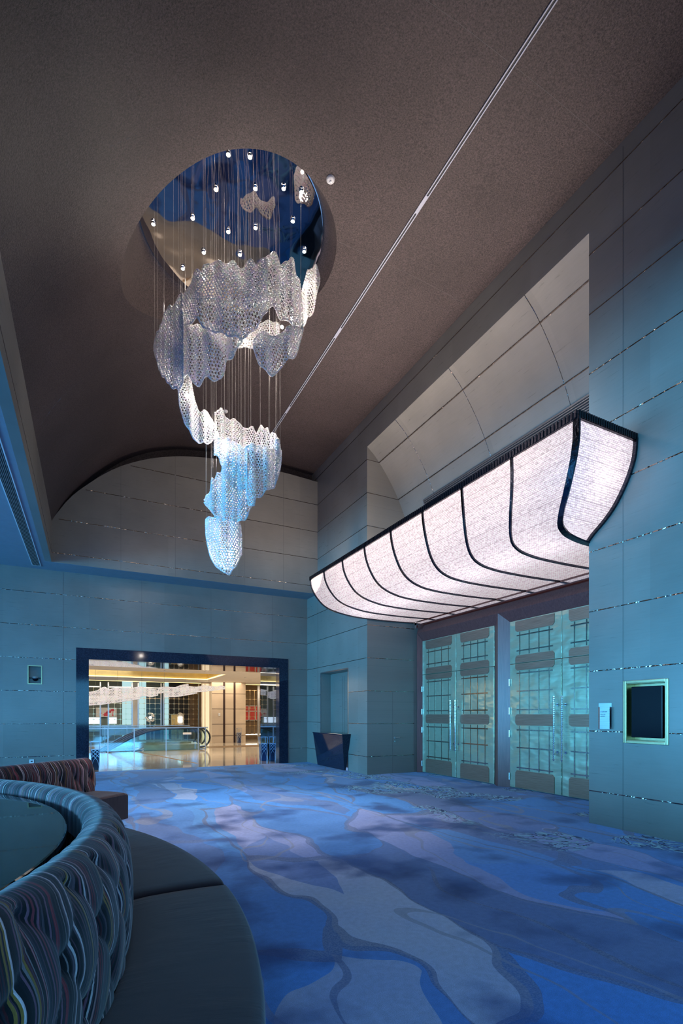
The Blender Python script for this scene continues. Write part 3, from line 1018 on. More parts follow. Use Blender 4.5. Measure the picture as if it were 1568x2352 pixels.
top0, top8 = hull(0, 0), hull(8, 0)
mb.box(top0[0] - .025, top0[0] + .02, top0[1] - .03, top8[1] + .03, 4.245, 4.315)
mb.build('front_trim', M['beadtrim'], cano)
mb = MB()
for i in range(150):
    y = top0[1] + (top8[1] - top0[1]) * i / 149
    mb.box(top0[0] - .034, top0[0] + .02, y - .012, y + .012, 4.25, 4.322)
mb.build('front_fringe', M['beadtrim'], cano)
for yy, nm in ((top0[1], 1), (top8[1], 2)):
    mb = MB().box(top0[0], XW - .004, yy - .025, yy + .02, 4.245, 4.315)
    for i in range(26):
        x = top0[0] + (XW - .02 - top0[0]) * i / 25
        mb.box(x - .012, x + .012, yy - .033, yy + .02, 4.25, 4.322)
    mb.build('end_trim', M['beadtrim'], cano)
for end in (0, 8):
    mb = MB()
    ss = [s for s in SS if fX(s) <= XW]
    sgn = -1 if end == 0 else 1
    for i in range(len(ss) - 1):
        p, q = hull(end, ss[i]), hull(end, ss[i + 1])
        mb.bar((XW - .02, p[1] + sgn * .012, p[2]), (XW - .02, q[1] + sgn * .012, q[2]), .03, .05)
    mb.build('wall_trim', M['ribdark'], cano)
mb = MB().box(6.40, 6.45, 4.0, 9.02, 3.255, 3.30).box(6.40, 6.45, 8.96, 9.02, 3.18, 3.34)
mb.build('rail', M['chrome'], cano)

# ------------------------------------------------------------------ big chandelier
ICO = []
_p = (1 + 5 ** .5) / 2
ICO_V = np.array([(-1, _p, 0), (1, _p, 0), (-1, -_p, 0), (1, -_p, 0), (0, -1, _p), (0, 1, _p), (0, -1, -_p), (0, 1, -_p), (_p, 0, -1), (_p, 0, 1), (-_p, 0, -1), (-_p, 0, 1)], float) / math.hypot(1, _p)
ICO_F = np.array([(0, 11, 5), (0, 5, 1), (0, 1, 7), (0, 7, 10), (0, 10, 11), (1, 5, 9), (5, 11, 4), (11, 10, 2), (10, 7, 6), (7, 1, 8), (3, 9, 4), (3, 4, 2), (3, 2, 6), (3, 6, 8), (3, 8, 9), (4, 9, 5), (2, 4, 11), (6, 2, 10), (8, 6, 7), (9, 8, 1)])
rng = np.random.default_rng(5)


def bead_mesh(name, centres, radius, mat, parent):
    """one net of faceted crystal beads"""
    C = np.array(centres, float)
    n = len(C)
    rads = (radius * rng.uniform(0.88, 1.12, n))[:, None, None]
    ang = rng.uniform(0, 2 * PI, n)
    ca, sa = np.cos(ang), np.sin(ang)
    V = np.repeat(ICO_V[None], n, 0).copy()
    x, z = V[..., 0].copy(), V[..., 2].copy()
    V[..., 0] = x * ca[:, None] - z * sa[:, None]
    V[..., 2] = x * sa[:, None] + z * ca[:, None]
    V = V * rads + C[:, None]
    Fc = (ICO_F[None] + 12 * np.arange(n)[:, None, None]).reshape(-1, 3)
    off = np.array(parent.location)
    V = V.reshape(-1, 3) - off
    me = bpy.data.meshes.new(name)
    me.vertices.add(len(V))
    me.vertices.foreach_set('co', V.astype(np.float32).ravel())
    me.loops.add(len(Fc) * 3)
    me.loops.foreach_set('vertex_index', Fc.astype(np.int32).ravel())
    me.polygons.add(len(Fc))
    me.polygons.foreach_set('loop_start', np.arange(0, len(Fc) * 3, 3, dtype=np.int32))
    me.polygons.foreach_set('loop_total', np.full(len(Fc), 3, dtype=np.int32))
    me.update(calc_edges=True)
    me.validate()
    me.materials.append(mat)
    o = bpy.data.objects.new(name, me)
    COL.objects.link(o)
    o.parent = parent
    return o


A_ = 0.037            # mesh width of the nets
BEAD = 0.0128
chand = thing('chandelier', 'huge spiralling chandelier of white crystal netting hanging from the round mirror', 'chandelier', (RCX, RCY, 3.1))
tops = []


def net(cols, depth, fold=0.05, lam=0.34, ph=0.0, tr=(270, 320, 3.015), billow=0.05, a=A_, parent=None, bead=BEAD, scallop=0.0):
    """hanging crystal net; cols: (x, y_top, y_bottom) outline in survey units, depth(px): distance of the hanging line"""
    ox, oy, sc = tr
    P = [(ox + c[0] / sc, oy + c[1] / sc, oy + c[2] / sc) for c in cols]
    P.sort()
    xs_ = [p[0] for p in P]
    ft, fbm = pchip(xs_, [p[1] for p in P]), pchip(xs_, [p[2] for p in P])
    N = 240
    line, S = [], [0.0]
    for i in range(N + 1):
        px = xs_[0] + (xs_[-1] - xs_[0]) * i / N
        w = depth(px)
        x, y, zt = at_depth(px, ft(px), w)
        zb = at_depth(px, fbm(px), w)[2]
        line.append([x, y, zt, zb])
    # radial direction for folds: away from the standpoint
    base = np.array(line)
    d = np.hypot(np.diff(base[:, 0]), np.diff(base[:, 1]))
    s0 = np.concatenate([[0], np.cumsum(d)])
    dirv = base[:, :2] / np.linalg.norm(base[:, :2], axis=1)[:, None]
    amp = fold * (0.6 + 0.4 * np.sin(s0 * 5.0 + ph * 2))
    off = amp * np.sin(2 * PI * s0 / lam + ph) + 0.3 * fold * np.sin(2 * PI * s0 / (lam * 0.43) + 2 * ph)
    base[:, :2] += dirv * off[:, None]
    d = np.hypot(np.diff(base[:, 0]), np.diff(base[:, 1]))
    S = np.concatenate([[0], np.cumsum(d)])
    L = S[-1]
    sca = scallop * np.sin(2 * PI * s0 / lam + ph)
    base[:, 2] += sca
    base[:, 3] -= 0.5 * sca

    def at(s):
        return [np.interp(s, S, base[:, k]) for k in range(4)] + [np.interp(s, S, dirv[:, 0]), np.interp(s, S, dirv[:, 1])]
    zmin, zmax = base[:, 3].min(), base[:, 2].max()
    pts = []

    def put(s, z):
        x, y, zt, zb, dx, dy = at(s)
        h = max(zt - zb, 1e-3)
        t = (z - zb) / h
        b = -billow * math.sin(PI * min(max(t, 0), 1)) * min(h, 0.6) / 0.6 + 0.018 * math.sin(z * 11 + s * 9 + ph)
        pts.append((x + dx * b, y + dy * b, z))
    rowh = a * math.sqrt(3) / 2
    j = 0
    z = zmin
    while z <= zmax:
        s = (0.5 * a if j % 2 else 0.0)
        # honeycomb = triangular lattice of spacing a/sqrt3 with the hole centres left out
        while s <= L:
            for (ds, dz) in ((0.0, a / math.sqrt(3)), (a / 2, a / (2 * math.sqrt(3)))):
                q = s + ds
                if q > L: continue
                _, _, zt, zb, _, _ = at(q)
                zz = z + dz
                if zb + .006 < zz < zt - .006:
                    put(q, zz)
            s += a
        z += rowh
        j += 1
    # rims
    stp = bead * 1.45
    s = 0.0
    while s <= L:
        x, y, zt, zb, dx, dy = at(s)
        put(s, zt)
        if zt - zb > .02:
            put(s, zb)
        # keep the spacing along steep edges
        x2, y2, zt2, zb2, _, _ = at(min(s + stp, L))
        k = int(max(abs(zt2 - zt), abs(zb2 - zb)) / stp)
        for m in range(1, k + 1):
            f = m / (k + 1)
            put(s + stp * f, zt + (zt2 - zt) * f)
            put(s + stp * f, zb + (zb2 - zb) * f)
        s += stp
    for e in (0.0, L):
        _, _, zt, zb, _, _ = at(e)
        k = int((zt - zb) / stp)
        for m in range(k):
            put(e, zb + (zt - zb) * m / max(k, 1))
    o = bead_mesh('crystal_net', pts, bead, M['crystal'] if parent is None else M['litcrystal'], parent or chand)
    if parent is None:
        for f in np.linspace(0.04, 0.96, max(3, int(L / 0.16))):
            x, y, zt, zb, _, _ = at(L * f)
            tops.append((x, y, zt))
    return o


def ring(xc, half, w0, R, sign=-1, tilt=0.0):
    def f(px):
        q = max(-1.0, min(1.0, (px - xc) / half))
        return w0 + sign * R * math.sqrt(max(0.0, 1 - q * q)) + tilt * q
    return f


T1 = (270, 320, 3.015)
T2_ = (340, 840, 3.92)
# upper crown, front
net([(445, 1060, 1250), (500, 1000, 1262), (540, 940, 1262), (575, 945, 1290), (600, 872, 1300), (640, 860, 1312), (680, 830, 1330), (735, 872, 1362), (790, 840, 1372), (850, 882, 1372), (925, 850, 1330), (960, 882, 1305), (1005, 850, 1240), (1035, 820, 1175)], ring(536, 200, 6.70, 1.17), 0.055, 0.36, 0.4, T1, 0.09)
# left swath curling round
net([(253, 1425, 1455), (262, 1380, 1500), (290, 1310, 1590), (330, 1215, 1655), (360, 1160, 1690), (400, 1140, 1716), (430, 1085, 1735), (452, 1100, 1700)], ring(536, 186, 6.62, 1.02), 0.05, 0.30, 1.4, T1, 0.05)
# front lower swath
net([(430, 1300, 1690), (455, 1280, 1650), (480, 1262, 1640), (520, 1290, 1672), (560, 1280, 1712), (600, 1280, 1640), (655, 1290, 1676), (700, 1300, 1650), (735, 1310, 1590), (750, 1310, 1500), (790, 1320, 1528), (825, 1340, 1450), (860, 1370, 1420)], ring(536, 186, 6.70, 1.02), 0.06, 0.34, 2.2, T1, 0.07)
# thin link at the front
net([(830, 1395, 1440), (880, 1385, 1425), (945, 1400, 1442)], lambda p: 5.95, 0.02, 0.3, 0.0, T1, 0.0)
# upper right swath
net([(985, 860, 1190), (1010, 835, 1180), (1060, 798, 1160), (1100, 815, 1205), (1130, 858, 1232), (1170, 842, 1232), (1215, 850, 1300), (1235, 960, 1318), (1258, 990, 1320), (1278, 1190, 1300)], ring(536, 178, 6.70, 0.98), 0.055, 0.30, 0.9, T1, 0.06)
# lower right lobe
net([(943, 1385, 1440), (960, 1362, 1500), (990, 1350, 1585), (1030, 1358, 1615), (1060, 1365, 1630), (1095, 1358, 1600), (1130, 1330, 1565), (1165, 1320, 1550), (1205, 1312, 1525), (1240, 1300, 1470), (1262, 1290, 1390), (1282, 1270, 1300)], ring(536, 190, 6.70, 1.05), 0.04, 0.36, 3.0, T1, 0.08)
# the far side of the crown seen through the gap
net([(880, 1372, 1398), (930, 1330, 1420), (985, 1300, 1420), (1045, 1252, 1400), (1085, 1270, 1390), (1115, 1290, 1380)], lambda p: 7.15, 0.04, 0.3, 0.3, T1, 0.05)
net([(560, 1010, 1130), (700, 960, 1140), (850, 940, 1150), (1000, 930, 1150), (1120, 950, 1170)], ring(536, 200, 6.75, 0.98, +1), 0.06, 0.34, 1.9, T1, 0.05)
# outer right strip
net([(1262, 1110, 1275), (1280, 1040, 1300), (1300, 975, 1275), (1318, 915, 1235), (1345, 880, 1195), (1365, 868, 1130), (1385, 905, 1050), (1397, 955, 990)], lambda p: 6.75 - (p - 710) * 0.006, 0.03, 0.2, 0.0, T1, 0.04)
# strip that drops to the second loop
net([(272, 60, 160), (285, 60, 330), (310, 70, 440), (335, 85, 525), (365, 110, 590), (395, 220, 635), (425, 330, 665), (455, 400, 682), (490, 430, 692), (525, 425, 698), (555, 470, 690), (585, 500, 650), (608, 560, 610)], lambda p: 5.95 + (p - 410) * 0.006, 0.05, 0.26, 0.5, T2_, 0.05)
# second loop: far side and near side
net([(603, 420, 560), (625, 408, 640), (650, 400, 660), (690, 455, 690), (750, 478, 710), (800, 505, 740), (850, 535, 750), (890, 572, 760), (940, 560, 760), (980, 612, 760), (1015, 545, 755), (1040, 580, 755), (1072, 566, 750), (1095, 625, 750), (1130, 615, 740), (1165, 650, 740)], ring(565, 78, 6.66, 0.42, +1), 0.045, 0.2, 0.3, T2_, 0.02, scallop=0.0)
net([(598, 610, 780), (620, 600, 800), (640, 680, 840), (670, 672, 900), (710, 655, 1000), (760, 680, 1080), (800, 688, 1100), (850, 735, 1105), (890, 742, 1090)], ring(565, 82, 6.66, 0.46), 0.05, 0.2, 1.2, T2_, 0.04)
net([(880, 735, 1020), (905, 720, 1245), (950, 722, 1262), (970, 722, 1180), (1000, 725, 1186), (1045, 750, 1140), (1080, 748, 1112), (1110, 740, 1095), (1140, 690, 1075), (1170, 680, 1000), (1197, 760, 840)], ring(565, 82, 6.66, 0.46), 0.05, 0.2, 2.6, T2_, 0.05)
# tail
net([(508, 1190, 1215), (530, 1155, 1250), (560, 1150, 1292), (575, 1040, 1310), (600, 1045, 1345), (622, 955, 1362), (655, 952, 1372), (675, 890, 1392), (720, 830, 1392), (760, 812, 1392), (820, 812, 1398), (865, 800, 1395), (890, 850, 1370), (912, 900, 1290), (950, 1000, 1230)], ring(530, 70, 6.52, 0.28), 0.05, 0.22, 0.7, T2_, 0.05)
net([(560, 1170, 1290), (650, 1000, 1370), (760, 900, 1390), (880, 950, 1360)], ring(530, 66, 6.58, 0.28, +1), 0.04, 0.22, 0.1, T2_, 0.02)
# tip
net([(520, 1392, 1500), (535, 1370, 1600), (560, 1362, 1705), (590, 1368, 1765), (620, 1362, 1808), (660, 1372, 1840), (700, 1378, 1862), (730, 1385, 1872), (755, 1392, 1835), (785, 1402, 1815), (812, 1420, 1760), (830, 1440, 1705), (840, 1540, 1690)], ring(514, 44, 6.50, 0.25), 0.03, 0.2, 2.0, T2_, 0.08)
net([(560, 1400, 1680), (640, 1390, 1790), (720, 1395, 1830), (800, 1430, 1740)], ring(514, 42, 6.54, 0.22, +1), 0.03, 0.2, 1.0, T2_, 0.02)

# wires
random.shuffle(tops)
wl = []
DL = [(1.44, 5.72), (1.67, 5.63), (1.40, 6.17), (1.83, 5.94), (2.14, 5.78), (2.39, 5.66), (1.21, 6.67), (0.76, 6.99), (1.98, 6.42), (2.39, 6.11), (1.67, 6.64), (1.44, 7.10), (1.90, 6.90), (2.69, 6.44), (1.22, 7.50)]
for x, y, z in tops:
    if min(math.hypot(x - a, y - b) for a, b in DL) < .085: continue
    if math.hypot(x - RCX, y - RCY) < RM - .02 and len(wl) < 92 and z < 7.0:
        wl.append((x, y, z))
for x, y, z in wl:
    MB().tube([(x, y, z - .02), (x + random.uniform(-.01, .01), y, ZM - (y - RCY) * TILT - .002)], .0010, 4, cap=False).build('wire', M['wire'], chand, fix=False)

# lit lamps inside the nets
LAMPS = [(600, 960, 5.72, T1), (415, 1150, 6.02, T1), (1308, 1008, 6.62, T1), (1010, 1120, 6.0, T1), (1205, 1240, 6.3, T1), (1138, 1300, 6.3, T1), (880, 1390, 5.9, T1),
         (352, 270, 5.9, T2_), (562, 492, 6.1, T2_), (690, 740, 6.2, T2_), (745, 835, 6.25, T2_), (738, 1700, 6.25, T2_)]
for i, (zx, zy, w, tr) in enumerate(LAMPS):
    p = at_depth(tr[0] + zx / tr[2], tr[1] + zy / tr[2], w)
    MB().sphere(p, .020, 10, 6).build('lamp', M['lamp'], chand, smooth=True)
    q = at_depth(tr[0] + zx / tr[2], tr[1] + zy / tr[2], w + .16)
    lo = light('POINT', 'lamp_light', q, 15.0 if i > 8 else 9.0, (1.0, 0.88, 0.79), radius=.05)

# downlights set in the mirror
DL = [(1.44, 5.72), (1.67, 5.63), (1.40, 6.17), (1.83, 5.94), (2.14, 5.78), (2.39, 5.66), (1.21, 6.67), (0.76, 6.99), (1.98, 6.42), (2.39, 6.11), (1.67, 6.64), (1.44, 7.10), (1.90, 6.90), (2.69, 6.44), (1.22, 7.50)]
DL = [(x, y) if math.hypot(x - RCX, y - RCY) < RM - .05 else (RCX + (x - RCX) * .94, RCY + (y - RCY) * .94) for x, y in DL]
DL = [(x * f, y * f) for x, y in DL for f in [1 - (y - RCY) * TILT / 6.5]]
DL.sort(key=lambda p: (CT * p[0] - ST * p[1]) / (ST * p[0] + CT * p[1]))
ORD = ['first', 'second', 'third', 'fourth', 'fifth', 'sixth', 'seventh', 'eighth', 'ninth', 'tenth', 'eleventh', 'twelfth', 'thirteenth', 'fourteenth', 'fifteenth']
d0 = None
ZM0 = ZM
for i, (x, y) in enumerate(DL):
    ZM = ZM0 - (y - RCY) * TILT - .002
    if d0 is None:
        d0 = thing('downlight', '', 'downlight', (x, y, ZM), 'downlights in the round ceiling mirror')
        MB().lathe(x, y, [(.030, ZM - .001), (.030, ZM - .024), (.023, ZM - .024), (.023, ZM - .002)], 20).build('housing', M['chrome'], d0)
        hs = d0.children[0]
        MB().lathe(x, y, [(.0005, ZM - .026), (.022, ZM - .025), (.022, ZM - .018), (.0005, ZM - .018)], 16).build('lens', M['down'], hs)
        d = d0
    else:
        d = dup(d0, (x, y, ZM))
    d['label'] = 'tiny glowing downlight in the round ceiling mirror, %s from the left' % ORD[i]
    light('SPOT', 'downlight_beam', (x, y, ZM - .04), 190.0, (1.0, 0.91, 0.83), aim=(x, y, 0), radius=.03, angle=math.radians(36), blend=.6)

# ------------------------------------------------------------------ small ceiling and wall fittings
gr = thing('air_grille', 'long slotted air grille in the flat blue soffit at the far left', 'air grille', (-0.98, 8.0, ZS))
gx0, gx1, gy0, gy1 = -1.06, -0.895, 3.0, 12.2
m_ = MB().box(gx0, gx0 + .015, gy0, gy1, ZS - .008, ZS).box(gx1 - .015, gx1, gy0, gy1, ZS - .008, ZS).box(gx0, gx1, gy1 - .015, gy1, ZS - .008, ZS).box(gx0, gx1, gy0, gy0 + .015, ZS - .008, ZS)
m_.build('frame', M['white'], gr)
MB().box(gx0 + .015, gx1 - .015, gy0 + .015, gy1 - .015, ZS - .003, ZS - .001).build('backing', M['black'], gr)
m_ = MB()
for i in range(6):
    x = gx0 + .03 + (gx1 - gx0 - .06) * i / 5
    m_.box(x - .004, x + .004, gy0 + .01, gy1 - .01, ZS - .007, ZS - .003)
m_.build('slat', M['alu'], gr)

sl = thing('slot_diffuser', 'thin white twin slot diffuser running the length of the brown vault', 'air grille', (3.72, 6.0, 7.69))
m_ = MB()
za = vault(3.72)
m_.box(3.698, 3.710, YVS, 11.9, za - .014, za - .003).box(3.732, 3.744, YVS, 11.9, za - .014, za - .003)
m_.build('flange', M['slotgrey'], sl)
for y in [0.4 + 2.35 * k for k in range(-1, 5)]:
    MB().box(3.710, 3.732, y - .12, y + .12, za - .013, za - .008).build('blank', M['slotgrey'], sl)
MB().box(3.710, 3.732, YVS, 11.9, za - .006, za - .003).build('slot', M['black'], sl)

for x, y, lb in ((2.55, 5.3, 'small white smoke detector on the brown vault right of the round recess'), (2.54, 10.34, 'small white smoke detector on the brown vault behind the hanging crystal tail')):
    z = vault(x)
    sm = thing('smoke_detector', lb, 'smoke detector', (x, y, z))
    hs = MB().lathe(x, y, [(.001, z - .035), (.035, z - .033), (.048, z - .02), (.05, z - .002)], 24).build('housing', M['white'], sm, smooth=True)
    MB().lathe(x, y, [(.001, z - .047), (.012, z - .045), (.014, z - .034)], 14).build('sensor', M['alu'], hs)

ng = thing('air_grille', 'narrow linear air grille in the niche soffit just above the crystal canopy', 'air grille', (6.26, 6.5, 5.6))
za_, zb_ = 5.74, 5.52
m_ = MB()
pa_, pb_ = (nf(-za_) - .012, za_), (nf(-zb_) - .012, zb_)
for (x, z) in (pa_, pb_):
    m_.bar((x, NY0 + .02, z), (x, 8.45, z), .02)
m_.bar((pa_[0], 8.45, pa_[1]), (pb_[0], 8.45, pb_[1]), .02)
m_.build('frame', M['alu'], ng)
m_ = MB()
for i in range(1, 7):
    f = i / 7
    x, z = pa_[0] + (pb_[0] - pa_[0]) * f, pa_[1] + (pb_[1] - pa_[1]) * f
    m_.bar((x, NY0 + .02, z), (x, 8.44, z), .010, .014)
m_.build('slat', M['alu'], ng)
MB().add([(pa_[0] + .012, NY0 + .02, pa_[1]), (pa_[0] + .012, 8.44, pa_[1]), (pb_[0] + .012, 8.44, pb_[1]), (pb_[0] + .012, NY0 + .02, pb_[1])], [(0, 1, 2, 3)]).build('backing', M['black'], ng)

# display screen in its brass recess
tv = thing('display_screen', 'dark switched off portrait display screen in a brass framed wall recess', 'screen', (XW, 3.255, 1.3))
m_ = MB()
oy0, oy1, oz0, oz1 = 3.010, 3.495, 0.968, 1.655
for (a, b, c_, d_) in ((oy0, TV[0], oz0, oz1), (TV[1], oy1, oz0, oz1), (TV[0], TV[1], oz0, TV[2]), (TV[0], TV[1], TV[3], oz1)):
    m_.box(XW - .012, XW - .0005, a, b, c_, d_)
m_.build('frame', M['brass'], tv, bevel=.004)
m_ = MB()
e_ = .004
m_.box(XW - .002, XW + .158, TV[0], TV[0] + e_, TV[2], TV[3]).box(XW - .002, XW + .158, TV[1] - e_, TV[1], TV[2], TV[3]).box(XW - .002, XW + .158, TV[0], TV[1], TV[2], TV[2] + e_).box(XW - .002, XW + .158, TV[0], TV[1], TV[3] - e_, TV[3]).box(XW + .15, XW + .158, TV[0], TV[1], TV[2], TV[3])
m_.build('lining', M['brass'], tv)
MB().box(XW + .018, XW + .06, 3.085, 3.418, 1.035, 1.588).build('panel', M['screen'], tv, bevel=.006)
MB().box(XW + .06, XW + .15, 3.2, 3.31, 1.2, 1.4).build('bracket', M['black'], tv)

# room sign
sg = thing('room_sign', 'small folded brushed steel room sign with three dark text lines, left of the screen', 'sign', (XW, 3.7, 1.25))
m_ = MB().box(XW - .006, XW - .0005, 3.63, 3.79, 1.14, 1.415)
m_.build('wall_plate', M['steel'], sg)
prof = [(XW - .004, 3.785), (XW - .03, 3.780), (XW - .045, 3.765), (XW - .05, 3.745), (XW - .05, 3.625)]
m_ = MB().grid([[(x, y, z) for x, y in prof] for z in (1.12, 1.372)])
m_.build('face_plate', M['steel'], sg, smooth=False)
XT = XW - .0505
m_ = MB()


def glyph(y, z, h, kind):
    w_ = h * .85
    def b(a0, a1, c0, c1):
        m_.box(XT - .0008, XT, y - a0 * w_, y - a1 * w_, z + c0 * h, z + c1 * h)
    if kind == 0: b(0, 1, .85, 1); b(.1, .9, .45, .58); b(.42, .58, 0, 1); b(0, 1, 0, .12)
    if kind == 1: b(0, 1, .8, .95); b(.42, .58, 0, .95); b(.15, .85, .4, .52); b(.05, .2, .1, .4); b(.8, .95, .1, .4)
    if kind == 2: b(.05, .95, .88, 1); b(.05, .2, .5, .9); b(.8, .95, .5, .9); b(.1, .9, .6, .7); b(.1, .9, .3, .4); b(.42, .58, 0, .5); b(0, 1, 0, .1)
    if kind == 3: b(0, .5, .7, .82); b(.2, .35, 0, 1); b(.6, .72, .1, .9); b(.85, 1, 0, 1); b(0, .5, .3, .4)
    if kind == 4: b(0, 1, .9, 1); b(0, .14, 0, 1); b(.86, 1, 0, 1); b(.25, .75, .6, .7); b(.25, .75, .3, .4); b(.43, .57, .2, .8)


for k in range(5):
    glyph(3.735 - .0165 * k, 1.309, .0135, k)
m_.build('top_text', M['ink'], sg)
m_ = MB()


def smalltext(z, h, widths):
    y = 3.737
    for w_ in widths:
        if w_ < 0:
            y += w_
            continue
        m_.box(XT - .0008, XT, y, y - w_ * .35, z, z + h)
        m_.box(XT - .0008, XT, y, y - w_, z + h * .4, z + h * .55)
        m_.box(XT - .0008, XT, y - w_ * .7, y - w_, z, z + h * .7)
        y -= w_ + .0022


smalltext(1.283, .0095, (.0075, .004, .0065, .0065, -.006, .004, .0065, .0065))
m_.build('middle_text', M['ink'], sg)
m_ = MB()
smalltext(1.262, .0095, (.0065, .006, .003, .003, .0055, .0055, .0055, .008))
m_.build('bottom_text', M['ink'], sg)

# camera dome in its little niche
cn = thing('security_camera', 'small dark dome security camera in a brass edged niche, left of the opening', 'security camera', (-1.03, YE, 2.1))
m_ = MB()
f_ = .018
m_.box(CN[0] - f_, CN[0], YE - .008, YE - .0005, CN[2] - f_, CN[3] + f_).box(CN[1], CN[1] + f_, YE - .008, YE - .0005, CN[2] - f_, CN[3] + f_).box(CN[0], CN[1], YE - .008, YE - .0005, CN[2] - f_, CN[2]).box(CN[0], CN[1], YE - .008, YE - .0005, CN[3], CN[3] + f_)
m_.build('frame', M['brass'], cn)
zc = CN[2] + .115
MB().box(CN[0] + .01, CN[1] - .01, YE + .012, YE + .13, zc, zc + .012).build('shelf', M['black'], cn)
MB().lathe(-1.03, YE + .07, [(.001, zc - .062), (.03, zc - .055), (.05, zc - .032), (.056, zc - .002)], 24).build('dome', M['screen'], cn, smooth=True)
MB().lathe(-1.03, YE + .07, [(.058, zc - .004), (.058, zc + .02), (.04, zc + .03), (.001, zc + .031)], 24).build('collar', M['white'], cn)

so_ = thing('wall_socket', 'small pale socket plate on the end wall, peeping over the far sofa', 'socket', (-1.09, YE, .29))
MB().box(-1.13, -1.045, YE - .010, YE - .0005, .245, .33).build('plate', M['white'], so_, bevel=.003)
MB().box(-1.105, -1.07, YE - .0115, YE - .010, .275, .30).build('slots', M['black'], so_)

# dark stone console under the recess
cs = thing('console', 'dark polished granite console tapering to the floor, below the wall recess', 'console', (5.2, 10.8, 0))
vb_ = [(5.24, 10.16, 0), (XW - .006, 10.16, 0), (XW - .006, 11.66, 0), (5.24, 11.66, 0)]
vt_ = [(5.07, 9.93, .82), (XW - .006, 9.93, .82), (XW - .006, 11.56, .82), (5.07, 11.56, .82)]
MB().add(vb_ + vt_, [(0, 3, 2, 1), (4, 5, 6, 7), (0, 1, 5, 4), (1, 2, 6, 5), (2, 3, 7, 6), (3, 0, 4, 7)]).build('body', M['granite'], cs, bevel=.004)
MB().box(5.06, XW - .006, 9.92, 11.57, .82, .845).build('top_slab', M['granite'], cs, bevel=.004)

# ------------------------------------------------------------------ curved banquette
BCX, BCY = -2.14, 2.28
RT = 2.06
SCX, SCY, SR = -3.27, 2.615, 3.926


def smooth(t):
    t = min(max(t, 0.0), 1.0)
    return t * t * (3 - 2 * t)


def seat_r(a):
    """outer radius of the seat at angle a round the banquette centre"""
    dx, dy = math.cos(a), math.sin(a)
    ox, oy = BCX - SCX, BCY - SCY
    b = ox * dx + oy * dy
    c_ = ox * ox + oy * oy - SR * SR
    r = -b + math.sqrt(max(b * b - c_, 0))
    f = smooth((math.degrees(a) - 46) / 22)
    return min(r, 3.6) * (1 - f) + 2.78 * f


bq = thing('banquette', 'curved banquette with striped tufted back, charcoal seat and round glossy centre top', 'sofa', (BCX, BCY, 0))
# back: profile points (radius offset, z) from the inner gap over the roll to the seat
BP = [(0.055, 0.70), (0.055, 0.80), (0.062, 0.845), (0.090, 0.872), (0.125, 0.880), (0.160, 0.872), (0.190, 0.850), (0.212, 0.815), (0.228, 0.77), (0.238, 0.70), (0.243, 0.62), (0.243, 0.54), (0.238, 0.47), (0.228, 0.40), (0.225, 0.36)]
bc = [0.0]
for i in range(1, len(BP)):
    bc.append(bc[-1] + math.hypot(BP[i][0] - BP[i - 1][0], BP[i][1] - BP[i - 1][1]))
bR, bZ = pchip(bc, [p[0] for p in BP]), pchip(bc, [p[1] for p in BP])
A0, A1 = math.radians(-100), math.radians(112)


def tuft(u, v, a=0.20, b=0.34, v0=0.30):
    """dimple depth of the diamond tufting, 0..1 (1 at the buttons)"""
    q = v - v0
    if q < -0.06: return 0.0, 0.0
    fade = smooth((q + 0.06) / 0.09)
    p1, p2 = (u / a + q / b) * PI / 1.0, (u / a - q / b) * PI / 1.0
    s1, s2 = abs(math.sin(p1 / 1)), abs(math.sin(p2 / 1))
    d = (1 - s1) ** 3.0 * 0.5 + (1 - s2) ** 3.0 * 0.5
    butt = ((1 - s1) * (1 - s2)) ** 1.1
    return fade * (0.62 * d + 0.75 * butt), fade


def tufted_back(parent, pos, L, profR, profZ, clen, nu, nv, u0=0.0):
    """pos(u, offset) -> (x, y); upholstered back with UVs in metres"""
    rows, uvs = [], []
    for i in range(nu + 1):
        u = L * i / nu
        row = []
        for j in range(nv + 1):
            v = clen * j / nv
            k, fade = tuft(u + u0, v)
            r, z = profR(v), profZ(v)
            r -= 0.034 * k
            if v < 0.30:
                r += 0.0025 * math.sin(u * 55) * smooth(v / .1)
            x, y = pos(u, r)
            row.append((x, y, z))
            wob = 0.030 * fade * math.sin(2 * PI * (v - 0.30) / 0.31 + PI * math.floor((u + u0) / 0.165)) * (1 if True else 0)
            lean = 0.30 * max(v - 0.16, 0)
            uvs.append((u + u0 + 0.014 * fade * math.sin(2 * PI * (v - .3) / .31 + .6) + lean * 0.35, v))
        rows.append(row)
    return rows, uvs


def bpos(u, r):
    a = A0 + u / (RT + .12)
    return BCX + (RT + r) * math.cos(a), BCY + (RT + r) * math.sin(a)


LB = (A1 - A0) * (RT + .12)
rows, uvs = tufted_back(bq, bpos, LB, bR, bZ, bc[-1], 900, 60)
MB().grid(rows).build('backrest', M['stripes'], bq, smooth=True, uvs=uvs, fix=False)


